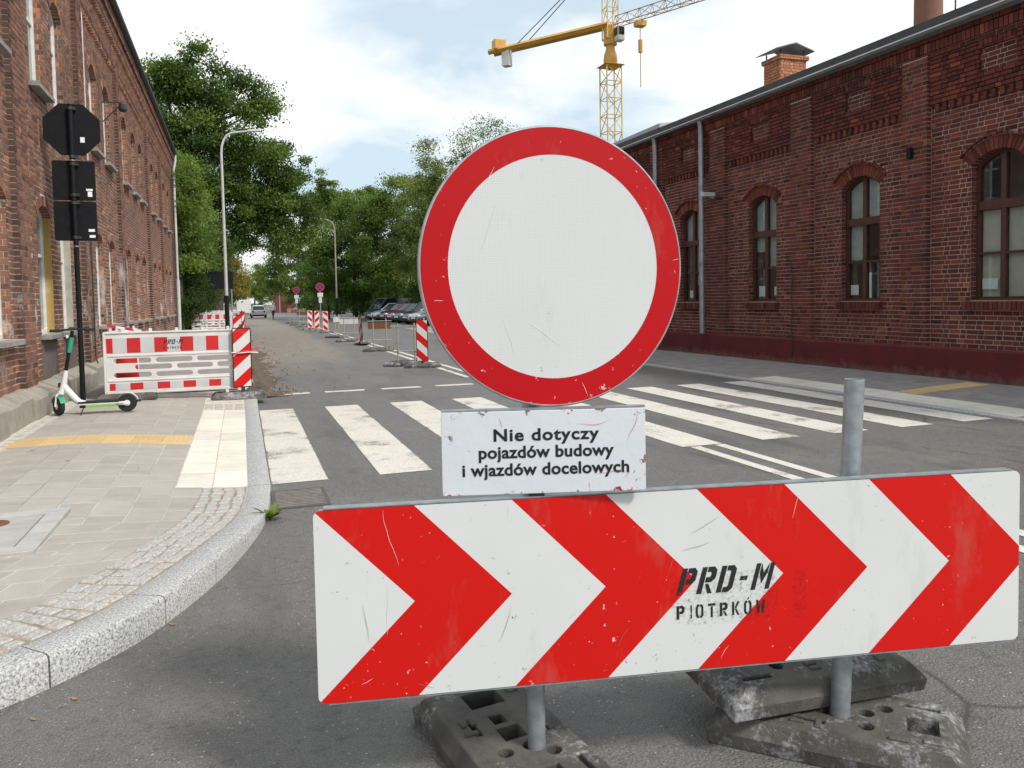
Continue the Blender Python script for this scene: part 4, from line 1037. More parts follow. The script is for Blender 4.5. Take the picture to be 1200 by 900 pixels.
for i, (t, vv, xs) in enumerate((('Nie dotyczy', .038, 1.16), ('pojazdów budowy', -.016, 1.05), ('i wjazdów docelowych', -.071, 1.05))):
    textmesh(t, .0535, .0014, PL, .005, vv, PT, .0012, xs=xs, sp=1.1 if i == 0 else 1.03)

# ballast bases in the foreground
base((.835, 2.50, 0), math.radians(98), 'scuffed dark ballast base holding the post under the round sign')
base((1.97, 2.22, 0), math.radians(136), 'dark ballast base on the asphalt under the right post', 'stacked ballast bases')
base((1.97, 2.43, .135), math.radians(-1), 'dark ballast base lying tilted on top of another base', 'stacked ballast bases', rx=math.radians(5), ry=math.radians(2))

# ================================================================ THINGS ON THE LEFT PAVEMENT
# ---- pole with three sign backs
SP = empty('sign_pole', (-2.335, 13.38, ZIN-.01), 0, 'black pole carrying an octagonal and two square sign backs by the factory wall', 'sign pole')
PTOP = 4.66
part('pole', 'black_paint', SP, lambda m: m.tube([(0, 0, -.05), (.0, 0, 2.3), (.0, 0, PTOP-.16)], .037, 12), smooth=True)
octp = [(.385/math.cos(math.radians(22.5))*math.cos(math.radians(22.5+45*i)), .385/math.cos(math.radians(22.5))*math.sin(math.radians(22.5+45*i))) for i in range(8)]
XZ = lambda cx, cz, y: (lambda a, b, o: (cx+a, y-o, cz+b))
o8 = part('octagonal_sign', 'black_paint', SP, lambda m: m.prism(octp, -.05, -.075, XZ(.0, 4.14, 0)), bevel=.006)
part('sticker', 'paper', o8, lambda m: m.prism([(.11, -.19), (.17, -.19), (.17, -.11), (.11, -.11)], -.047, -.049, XZ(.0, 4.14, 0)))
for zc, stk in ((3.375, [(.18, -.24, .06, .08), (.16, -.15, .09, .03)]), (2.765, [(.17, -.16, .085, .04), (.18, -.25, .08, .04)])):
    sq = part('square_sign', 'black_paint', SP, lambda m: m.prism(rrect(.58, .595, .03, 4, -.29, -.2975), -.05, -.075, XZ(.0, zc, 0)), bevel=.004)
    for a, b, w_, h_ in stk: part('sticker', 'paper', sq, lambda m: m.prism([(a, b), (a+w_, b), (a+w_, b+h_), (a, b+h_)], -.047, -.049, XZ(0, zc, 0)))
part('clamp', 'dark_steel', SP, lambda m: [(m.tube([(0, 0, z), (0, 0, z+.045)], .046, 12), m.box(.03, .075, -.03, .05, z, z+.045)) for z in (4.42, 3.70, 3.59, 3.13, 3.01, 2.49)])
part('band', 'galv', SP, lambda m: [m.tube([(0, 0, z), (0, 0, z+.016)], .0395, 12) for z in (2.37, 3.66, 4.45)])

# ---- electric scooter
SX = empty('electric_scooter', (-2.36, 11.84, zp(-2.3, 11.84)+.002), math.radians(0), 'white and green electric kick scooter parked by the black sign pole', 'scooter')
WR = .122; WB = .83
def wheel(parent, name, r, w, x, ang=0):
    T = lambda a, b, c: (x+a*math.cos(ang)-c*math.sin(ang), a*math.sin(ang)+c*math.cos(ang), r+b)
    ty = part(name, 'rubber', parent, lambda m: (m.lathe([(r*.62, -w*.5), (r*.9, -w*.5), (r, -w*.28), (r, w*.28), (r*.9, w*.5), (r*.62, w*.5)], 28, T)), smooth=True)
    part('rim', 'scooter_white', ty, lambda m: (m.lathe([(r*.2, -w*.55), (r*.34, -w*.53), (r*.34, w*.53), (r*.2, w*.55)], 16, T),), smooth=True)
    return ty
AST = math.radians(-55)                                    # steering turned
ca, sa = math.cos(AST), math.sin(AST)
wheel(SX, 'front_wheel', WR, .062, 0, AST); wheel(SX, 'rear_wheel', WR, .062, WB)
part('fork', 'scooter_white', SX, lambda m: [m.tube([(-sg*.045*sa, sg*.045*ca, WR), (-sg*.045*sa+.02, sg*.045*ca, .27), (.045, sg*.01, .34)], .015, 8) for sg in (-1, 1)], smooth=True)
part('front_fender', 'scooter_green', SX, lambda m: m.add([v for t in range(9) for v in [(ca*(math.cos(math.radians(20+t*18))*.142)-sg*.036*sa, sa*(math.cos(math.radians(20+t*18))*.142)+sg*.036*ca, WR+math.sin(math.radians(20+t*18))*.142) for sg in (-1, 1)]], [(2*t, 2*t+1, 2*t+3, 2*t+2) for t in range(8)]))
part('rear_fender', 'scooter_white', SX, lambda m: m.add([v for t in range(9) for v in [(WB+math.cos(math.radians(-5+t*18))*.145, sg*.038, WR+math.sin(math.radians(-5+t*18))*.145) for sg in (-1, 1)]], [(2*t, 2*t+1, 2*t+3, 2*t+2) for t in range(8)]))
part('tail_flap', 'rubber', SX, lambda m: m.box(.955, 1.0, -.03, .03, .13, .16))
part('head_tube', 'scooter_white', SX, lambda m: m.tube([(.03, 0, .29), (.06, 0, .36), (.085, 0, .50), (.105, 0, .60)], [.045, .042, .034, .03], 10), smooth=True)
part('down_tube', 'scooter_white', SX, lambda m: m.tube([(.065, 0, .40), (.11, 0, .33), (.20, 0, .21), (.25, 0, .16), (.32, 0, .145)], [.042, .045, .045, .042, .035], 10), smooth=True)
part('stem', 'black_paint', SX, lambda m: m.tube([(.10, 0, .58), (.145, 0, .82), (.19, 0, 1.06), (.20, 0, 1.13)], [.024, .022, .022, .022], 10), smooth=True)
part('stem_sleeve', 'scooter_green', SX, lambda m: m.tube([(.15, 0, .84), (.186, 0, 1.04)], [.03, .034], 10), smooth=True)
part('handlebar', 'black_paint', SX, lambda m: m.tube([(.2-sg*ca*.0-sa*t, t*ca, 1.14+.01*math.cos(t*8)) for sg in (1,) for t in (-.26, -.12, 0, .12, .26)], .0135, 8), smooth=True)
for sg in (-1, 1):
    part('grip', 'rubber', SX, lambda m: m.tube([(.2-sa*sg*.16, ca*sg*.16, 1.143), (.2-sa*sg*.28, ca*sg*.28, 1.14)], .019, 10), smooth=True)
    part('brake_lever', 'dark_steel', SX, lambda m: m.tube([(.2-sa*sg*.14-ca*.02, ca*sg*.14-sa*.02, 1.14), (.2-sa*sg*.24-ca*.06, ca*sg*.24-sa*.06, 1.12)], .007, 6))
part('display', 'dark_steel', SX, lambda m: m.box(.16, .25, -.04, .04, 1.14, 1.18), bevel=.01)
part('headlight', 'lens', SX, lambda m: m.lathe([(.022, 0), (.024, .03)], 12, lambda a, b, c: (.155-c, a, 1.05+b)))
part('bell', 'rubber', SX, lambda m: m.lathe([(.02, 0), (.02, .05), (.008, .06)], 10, lambda a, b, c: (a+.02, b, .38+c)))
part('deck', 'rubber', SX, lambda m: m.cbox(.24, .74, -.085, .085, .150, .172, .006))
dk = part('chassis', 'scooter_white', SX, lambda m: (m.box(.24, .80, -.08, .08, .125, .149), m.box(.72, .86, .045, .06, .10, .15), m.box(.72, .86, -.06, -.045, .10, .15)), bevel=.006)
part('side_panel', 'scooter_lime', SX, lambda m: m.box(.33, .70, -.086, .086, .094, .124), bevel=.006)
part('side_panel', 'black_paint', SX, lambda m: m.box(.26, .329, -.084, .084, .09, .124))
part('kickstand', 'dark_steel', SX, lambda m: m.tube([(.31, -.06, .10), (.285, -.11, .03), (.28, -.13, .003)], .008, 6))
part('brake_cable', 'rubber', SX, lambda m: m.tube([(.19, -.03, 1.10), (.14, -.06, .98), (.13, -.05, .86), (.125, -.03, .75)], .005, 5))

# ---- plastic works barriers
def barrier_mesh():
    Lb, Hb = 1.86, .91
    m = MB(); m.box(0, Lb, -.022, .022, 0, Hb); c = MB()
    def cap(x0, x1, z0, z1):
        r = (z1-z0)/2; pts = []
        for cx, a0 in ((x1-r, -90), (x0+r, 90)):
            for q in range(7): t = math.radians(a0+30*q); pts.append((cx+r*math.cos(t), (z0+z1)/2+r*math.sin(t)))
        c.prism(pts, -.1, .1, lambda a, b, o: (a, o, b))
    for row, x0 in ((0, .10), (1, .40), (2, .10)):
        z1 = Hb-(.385, .49, .607)[row]; x = x0
        while x < Lb-.2: cap(x, min(x+.535, Lb-.05), z1-.078, z1); x += .6
    a = m.build('panel', 'plastic_white'); b = c.build('cut', 'plastic_white')
    md = a.modifiers.new('b', 'BOOLEAN'); md.object = b; md.solver = 'EXACT'; bv = a.modifiers.new('v', 'BEVEL'); bv.width = .005; bv.segments = 2; bv.limit_method = 'ANGLE'
    me = evalmesh(a); me.name = 'panel'
    for o in (a, b): bpy.data.objects.remove(o)
    return me
BARM = barrier_mesh()
def works_barrier(loc, rz, label, group, detail=True):
    r = empty('works_barrier', loc, rz, label, 'barrier', group); Hb = .91
    p = bpy.data.objects.new('panel', BARM); COL.objects.link(p); p.parent = r
    part('frame_rib', 'plastic_white', r, lambda m: (m.box(.0, 1.86, -.04, .04, Hb+.001, Hb+.028), m.box(-.032, -.001, -.045, .045, -.03, Hb+.02), m.box(1.861, 1.89, -.04, .04, -.03, Hb+.02), m.box(.0, 1.86, -.038, .038, -.026, -.001), m.box(.02, 1.84, -.033, .033, Hb-.355, Hb-.325), m.box(.02, 1.84, -.033, .033, Hb-.74, Hb-.715)), bevel=.006)
    part('peg', 'plastic_white', r, lambda m: [m.cbox(x-.022, x+.022, -.015, .015, Hb+.028, Hb+.075, .006) for x in (.26, .64, 1.02, 1.40, 1.78)])
    x = .012; q = 0
    for x0, x1 in ((.012, .10), (.30, .49), (.69, .875), (1.065, 1.255), (1.445, 1.63)):
        part('reflector', 'plastic_red', r, lambda m: (m.box(x0, x1, -.0255, -.0225, Hb-.30, Hb-.07), m.box(x0, x1, .0225, .0255, Hb-.30, Hb-.07)))
        part('reflector', 'plastic_red', r, lambda m: (m.box(x0+.025, x1+.02, -.0255, -.0225, Hb-.875, Hb-.77), m.box(x0+.025, x1+.02, .0225, .0255, Hb-.875, Hb-.77)))
    for x0, x1 in ((.102, .298), (.492, .688), (.877, 1.063), (1.257, 1.443), (1.632, 1.84)):
        part('reflector', 'sheet_grey', r, lambda m: m.box(x0+.004, x1-.004, -.0253, -.0225, Hb-.30, Hb-.07))
        part('reflector', 'sheet_grey', r, lambda m: m.box(x0+.026, min(x1+.016, 1.855), -.0253, -.0225, Hb-.875, Hb-.77))
    part('foot', 'plastic_white', r, lambda m: [m.box(x-.025, x+.025, -.03, .03, -.17, -.026) for x in (.12, 1.74)])
    if detail:
        BTf = lambda u, v, o: (u, -o, v)
        stencil(r, 'PRD-M', .82, Hb-.185, .075, .045, .058, .28, BTf, .0275)['kind'] = 'stuff'; stencil(r, 'PIOTRKÓW', .82, Hb-.26, .038, .022, .036, 0, BTf, .0275)
    return r
b1 = works_barrier((-2.00, 13.40, .275), math.radians(-.5), 'white plastic works barrier with red blocks standing across the pavement behind the scooter', 'plastic works barriers')
b2 = works_barrier((-2.02, 13.62, .275), math.radians(84), 'white plastic works barrier running back along the factory wall from the sign pole', 'plastic works barriers', False)
base((-1.72, 13.42, zp(-1.7, 13.4)), math.radians(4), 'flat dark base under the left end of the works barrier behind the scooter', 'dark flat bases under works barriers')
base((-.08, 13.38, zp(-.1, 13.4)-.01), math.radians(3), 'flat dark base under the striped beacon at the barrier end', 'dark flat bases under works barriers')
base((-1.9, 15.2, ZIN-.012), math.radians(85), 'flat dark base under the barrier along the factory wall', 'dark flat bases under works barriers')

def stripes(m_red, m_white, w, h, slope, pitch, T, o):
    rect = [(-w/2, 0), (w/2, 0), (w/2, h), (-w/2, h)]; k_ = -6
    nrm = math.hypot(slope, 1)
    for q in range(-4, 14):
        a = q*pitch; p = list(rect)
        p = clip(p, (0, a+pitch), (-slope/nrm, 1/nrm)); p = clip(p, (0, a), (slope/nrm, -1/nrm)) if len(p) > 2 else []
        if len(p) > 2: (m_red if q % 2 == 0 else m_white).prism(p, 0, o, T)
def beacon(loc, rz, label, group=None, h=.98, w=.25, mirror=1, with_base=True, tilt=0, dark=True):
    r = empty('striped_beacon', loc, rz, label, 'beacon', group); r.rotation_euler = (0, tilt, rz); z0 = .16
    T = lambda a, b, o: (a, -.012-o, z0+b)
    part('panel', 'black_paint' if dark else 'plastic_white', r, lambda m: m.prism(rrect(w+.03, h+.03, .02, 4, -w/2-.015, -.015), 0, -.024, T))
    mr, mw = MB(), MB(); stripes(mr, mw, w, h, .9*mirror, .20, T, .0015); mr.build('stripe', 'board_red', r); mw.build('stripe', 'board_white', r)
    part('leg', 'dark_steel', r, lambda m: m.box(-.03, .03, -.01, .01, .04, z0-.01))
    if with_base: base((0, 0, 0), math.pi/2 if False else 0, '', parent=r, lugs=False)
    part('handle', 'dark_steel', r, lambda m: m.box(-.03, .03, -.008, .008, z0+h+.016, z0+h+.07))
    return r
bz = zp(-.1, 13.3)+.085
bk = beacon((-.02, 13.30, bz-.06), math.radians(2), 'red and white striped beacon with black edge fixed to the end of the pavement barrier', None, .93, .26, 1, False)
part('tape_knot', 'tape_red', bk, lambda m: (m.tube([(-.15, -.03, .70), (-.05, -.04, .71), (.05, -.04, .73), (.15, -.03, .72), (.22, -.02, .71)], .012, 6), m.tube([(.1, -.04, .73), (.2, -.05, .77), (.24, -.03, .78)], .009, 5)), smooth=True)
part('tape_knot', 'tape_white', bk, lambda m: m.tube([(-.16, -.032, .715), (-.05, -.045, .70), (.1, -.042, .71), (.25, -.03, .695)], .009, 5), smooth=True)
tp = empty('warning_tape', (-2.0, 13.6, 1.2), 0, 'sagging red and white warning tape above the works barrier', 'tape')
for q in range(14):
    part('tape_segment', 'tape_red' if q % 2 == 0 else 'tape_white', tp, lambda m: m.add([(q*.11, q*.12, .10-.012*q+.0018*(q-7)**2-.05), ((q+1)*.11, (q+1)*.12, .10-.012*(q+1)+.0018*(q-6)**2-.05), ((q+1)*.11, (q+1)*.12, .06-.012*(q+1)+.0018*(q-6)**2-.05), (q*.11, q*.12, .06-.012*q+.0018*(q-7)**2-.05)], [(0, 1, 2, 3)]), fix=False)
cone = empty('traffic_cone', (-1.80, 14.1, ZIN-.012), 0, 'red and white traffic cone top showing over the left end of the works barrier', 'cone')
part('cone_body', 'plastic_red', cone, lambda m: m.lathe([(.20, .04), (.16, .5), (.13, .9), (.11, 1.0), (.06, 1.12)], 20), smooth=True)
part('cone_band', 'tape_white', cone, lambda m: m.lathe([(.128, .96), (.118, 1.02), (.085, 1.09), (.075, 1.09), (.1, 1.0), (.11, .96)], 20), smooth=True)
part('cone_foot', 'rubber', cone, lambda m: m.box(-.24, .24, -.24, .24, 0, .04), bevel=.01)

# ---- manhole cover, drain grate, weed, fallen leaves
MHc = ((MH[0]+MH[1])/2, (MH[2]+MH[3])/2); mz = zp(*MHc)+.002
mh = empty('manhole_cover', (MHc[0], MHc[1], mz), 0, 'pale concrete manhole frame with square cover and rusty disc in the pavement', 'manhole')
hw, hh = (MH[1]-MH[0])/2, (MH[3]-MH[2])/2
def frame_(m):
    b = .13
    for x0, x1, y0, y1 in ((-hw, hw, hh-b, hh), (-hw, hw, -hh, -hh+b), (hw-b, hw, -hh+b+.001, hh-b-.001), (-hw, -hw+b, -hh+b+.001, hh-b-.001)): m.cbox(x0, x1, y0, y1, -.06, .006, .003)
part('frame', 'cover_concrete', mh, frame_)
part('cover', 'cover_concrete', mh, lambda m: m.cbox(-hw+.142, hw-.142, -hh+.142, hh-.142, -.06, .004, .003))
part('gap', 'soil', mh, lambda m: m.box(-hw+.1305, hw-.1305, -hh+.1305, hh-.1305, -.06, -.02))
part('disc', 'rust', mh, lambda m: m.lathe([(.105, -.02), (.105, .008), (.09, .009)], 24, lambda a, b, c: (a-.05, b+.22, c)))
gr = empty('drain_grate', (.40, 6.58, 0), 0, 'dark iron drain grate in the asphalt beside the kerb and crossing', 'drain')
GW, GH = .19, .28
part('frame', 'iron', gr, lambda m: [m.box(x0, x1, y0, y1, .001, .009) for x0, x1, y0, y1 in ((-GW-.03, GW+.03, GH, GH+.03), (-GW-.03, GW+.03, -GH-.03, -GH), (-GW-.03, -GW, -GH, GH), (GW, GW+.03, -GH, GH))])
part('pit_shade', 'pit_shade_black', gr, lambda m: m.box(-GW, GW, -GH, GH, .001, .003))  # flat black sheet on the asphalt, the darkness of the pit painted in
for q in range(11):
    part('bar', 'iron_worn', gr, lambda m: m.box(-GW, GW, -GH+.012+q*.051, -GH+.012+q*.051+.017, .0032, .0125))
wd = empty('weed', (.145, 6.0, .0), 0, 'small green weed growing at the kerb edge by the drain', 'plant'); R3 = random.Random(2)
for q in range(13):
    a = R3.uniform(0, 6.28); l = R3.uniform(.08, .16); w_ = R3.uniform(.018, .032); lift = R3.uniform(.5, 1.1)
    mbx = MB(); vs = []
    for t, ww in ((0, .2), (.35, 1), (.7, .9), (1, .05)):
        rad = l*t*math.cos(lift*(1-.4*t)); z = l*t*math.sin(lift)*(1.1-.35*t)+.01; c = (math.cos(a)*rad, math.sin(a)*rad)
        vs += [(c[0]-math.sin(a)*w_*ww, c[1]+math.cos(a)*w_*ww, z), (c[0]+math.sin(a)*w_*ww, c[1]-math.cos(a)*w_*ww, z)]
    mbx.add(vs, [(2*i, 2*i+1, 2*i+3, 2*i+2) for i in range(3)], R3.random()); mbx.build('leaf', 'leaf_weed', wd, fix=False)
part('stem', 'leaf_weed', wd, lambda m: m.tube([(0, 0, -.01), (0, 0, .05)], .006, 6))
for q, (x, y) in enumerate([(-.82, 3.42), (-.70, 3.54), (-.38, 4.2), (-2.05, 9.0), (.55, 3.5), (1.4, 4.4), (.9, 5.6), (2.4, 5.1), (-.95, 7.9), (-1.6, 8.3)]):
    z = .004 if (x > kx(max(y, 2.5))) else zp(x, y)+.005; lf = MB(); s_ = R3.uniform(.012, .022); a = R3.uniform(0, 6)
    lf.add([(s_*1.6*math.cos(a), s_*1.6*math.sin(a), .004), (-s_*math.sin(a)*.6, s_*math.cos(a)*.6, .001), (-s_*1.6*math.cos(a), -s_*1.6*math.sin(a), .006), (s_*math.sin(a)*.6, -s_*math.cos(a)*.6, .002)], [(0, 1, 2), (0, 2, 3)])
    tag(lf.build('fallen_leaf', 'dry_leaf', None, loc=(x, y, z), fix=False), 'tiny dry yellow leaf lying on the ground', 'leaf', 'fallen leaves on ground')

# ================================================================ THINGS ALONG THE STREET
nb = 'striped beacons along the middle of the road'
beacon((4.10, 18.55, 0), math.radians(-20), 'red and white striped beacon beside the twin-post stand, partly behind the round sign', None, .98, .25, -1)
beacon((4.22, 29.5, 0), math.radians(-78), 'striped beacon seen edge-on and leaning, between two grey stands', None, .98, .25, 1, tilt=math.radians(-9))
beacon((4.22, 42.8, 0), math.radians(-6), 'white-edged striped beacon in front of the blue no-stopping sign', None, .98, .25, -1, dark=False)
beacon((4.08, 46.2, 0), math.radians(0), 'white-edged striped beacon with stripes rising right, second in the row before the far signs', None, .98, .25, 1, dark=False)
beacon((3.88, 48.6, 0), math.radians(8), 'white-edged striped beacon with stripes falling right, last of three in a close row', None, .98, .25, -1, dark=False)
def stand(loc, rz, label, group, w=.42, h=1.0, board=None, rust=False):
    r = empty('sign_stand', loc, rz, label, 'stand', group)
    for x in (-w/2, w/2): part('post', 'lamp_pole_old' if not rust else 'rust', r, lambda m: m.tube([(x, 0, .03), (x, 0, h+.06)], .02, 8))
    part('crossbar', 'galv', r, lambda m: [m.tube([(-w/2-.18, -.025, z), (w/2+.18, -.025, z)], .012, 6) for z in (.36, h-.02)])
    if board: part('board', board, r, lambda m: m.box(-w/2-.17, w/2+.17, -.006, .012, h-.28, h-.03))
    for s_ in (-1, 1): base((s_*(w/2+.02), 0, 0), math.radians(80+s_*7), '', parent=r, lugs=False)
    return r
gs = 'twin-post stands along the middle of the road'
stand((3.88, 19.4, 0), math.radians(-15), 'twin-post metal stand with two dark bases next to a striped beacon by the double line', gs, .42, 1.0)
stand((4.25, 25.6, 0), math.radians(-10), 'twin-post stand carrying a rusty brown board and a stacked base', gs, .42, 1.0, 'rust')
stand((4.16, 32.6, 0), math.radians(-8), 'twin-post stand with pale board beyond the leaning beacon', gs, .42, 1.0, 'sheet_grey')
stand((4.10, 36.5, 0), math.radians(62), 'grey twin-post stand turned side-on behind the leaning beacon', gs, .42, 1.0, 'sheet_grey')
stand((4.0, 55, 0), 0, 'far twin-post stand with dark brown board beyond the close row of beacons', gs, .6, 1.1, 'dark_brown_board')
stand((4.0, 60, 0), 0, 'far twin-post stand with brown board near the second no-stopping sign', gs, .7, 1.2, 'dark_brown_board')
stand((3.9, 66, 0), 0, 'far twin-post stand with orange board near the walking person', gs, .5, 1.2, 'orange_board')
def nostop(loc, label):
    r = empty('no_stopping_sign', loc, 0, label, 'road sign', 'round blue no-stopping signs')
    part('pole', 'galv', r, lambda m: m.tube([(0, 0, -.05), (0, 0, 2.75)], .03, 8)); T = lambda a, b, o: (a, -.04-o, 2.62+b)
    part('disc', 'blue_sign', r, lambda m: m.prism(circ(.22, 28), -.01, 0, T)); 
    def rg(m):
        n = 28; A, B = circ(.22, n), circ(.27, n); vs = [T(a, b, .004) for a, b in A]+[T(a, b, .004) for a, b in B]+[T(a, b, -.012) for a, b in B]; m.add(vs, [(i, (i+1) % n, n+(i+1) % n, n+i) for i in range(n)]+[(n+i, n+(i+1) % n, 2*n+(i+1) % n, 2*n+i) for i in range(n)])
    part('ring', 'plastic_red', r, rg)
    part('cross', 'plastic_red', r, lambda m: [m.prism([(-.17*a-.022, -.17), (-.17*a+.022, -.17), (.17*a+.022, .17), (.17*a-.022, .17)], .001, .004 if a > 0 else .006, T) for a in (1, -1)])
    part('plate', 'sheet_grey', r, lambda m: (m.prism([(-.17, -.62), (.17, -.62), (.17, -.36), (-.17, -.36)], -.01, 0, T), m.prism([(-.1, -1.0), (.1, -1.0), (.1, -.64), (-.1, -.64)], -.01, 0, T)))
nostop((4.75, 51, 0), 'round blue and red no-stopping sign behind the nearest white-edged beacon'); nostop((4.0, 62, 0), 'smaller distant blue no-stopping sign among the brown stands')

def lamp(loc, h, arm, side, label, mat='lamp_pole', dark=None):
    r = empty('street_lamp', loc, 0, label, 'street lamp', 'street lamps')
    part('pole', mat, r, lambda m: m.tube([(0, 0, -.05), (0, 0, 1), (0, 0, h-1.0)]+[(side*arm*.45*(1-math.cos(t)), 0, h-1.0+.9*math.sin(t)) for t in (.35, .7, 1.05, 1.4)]+[(side*arm, 0, h)], [.085, .08, .055, .05, .048, .045, .042, .04], 10), smooth=True)
    part('luminaire', mat, r, lambda m: m.add([(side*(arm-.05)+side*x, y, h+z) for x, y, z in ((0, -.06, -.03), (.55, -.12, 0), (.55, .12, 0), (0, .06, -.03), (0, -.05, .06), (.5, -.09, .10), (.5, .09, .10), (0, .05, .06))], [(3, 2, 1, 0), (4, 5, 6, 7), (0, 1, 5, 4), (1, 2, 6, 5), (2, 3, 7, 6), (3, 0, 4, 7)]), bevel=.02)
    if dark: part('pole_foot', 'black_paint', r, lambda m: m.tube([(0, 0, -.02), (0, 0, dark)], .10, 10), smooth=True)
lamp((-.60, 36, .1), 9.0, 1.15, 1, 'tall pale grey street lamp with dark foot beside the left pavement', dark=1.9)
lamp((7.7, 68, 0), 8.75, 1.5, -1, 'older slim street lamp with dark foot in front of the roadside trees', 'lamp_pole_old', 2.)
lamp((6.2, 140, 0), 7.6, 1.6, -1, 'distant slim street lamp near the red shed', 'lamp_pole_old')
ib = empty('road_sign_back', (-1.0, 44, .1), 0, 'wide dark rectangular sign back on a post behind the tall street lamp', 'road sign')
part('panel', 'black_paint', ib, lambda m: m.box(-.95, .62, -.02, .02, 2.35, 3.25)); part('post', 'galv', ib, lambda m: m.tube([(.52, .04, -.05), (.52, .04, 3.2)], .04, 8)); part('frame', 'dark_steel', ib, lambda m: [m.box(-.9, .58, .021, .05, z, z+.05) for z in (2.5, 3.05)])
fb = ['barrier across the pavement past the lamp', 'kerb barrier past the sign back', 'second kerb barrier past the sign back', 'farthest white barrier']
for q, (x, y, rz, lb) in enumerate([(-2.3, 41, 8, 'far white works barrier crossing the pavement beyond the tall lamp'), (-.55, 46, 80, 'far works barrier standing along the kerb beyond the dark sign back'), (-.5, 50, 86, 'far works barrier along the dug-up kerb, second beyond the dark sign back'), (-2.4, 54, 4, 'farthest white works barrier across the pavement')]):
    works_barrier((x, y, .30), math.radians(rz), lb, 'plastic works barriers', False)
    base((x+.2*math.cos(math.radians(rz)), y+.2*math.sin(math.radians(rz)), ZIN-.012), math.radians(rz+90), 'flat dark base at one end of the '+fb[q], 'bases of far barriers', False); base((x+1.6*math.cos(math.radians(rz)), y+1.6*math.sin(math.radians(rz)), ZIN-.012), math.radians(rz+90), 'flat dark base at the other end of the '+fb[q], 'bases of far barriers', False)
for q, (x, y) in enumerate([(-.15, 27), (-.05, 33), (.0, 39.5)]):
    beacon((x, y, .1 if q == 0 else .12), math.radians(4), ['striped beacon by the soil edge just beyond the pavement barrier', 'striped beacon beside the foot of the tall lamp', 'striped beacon between the tall lamp and the dark sign back'][q], None, .98, .25, 1)

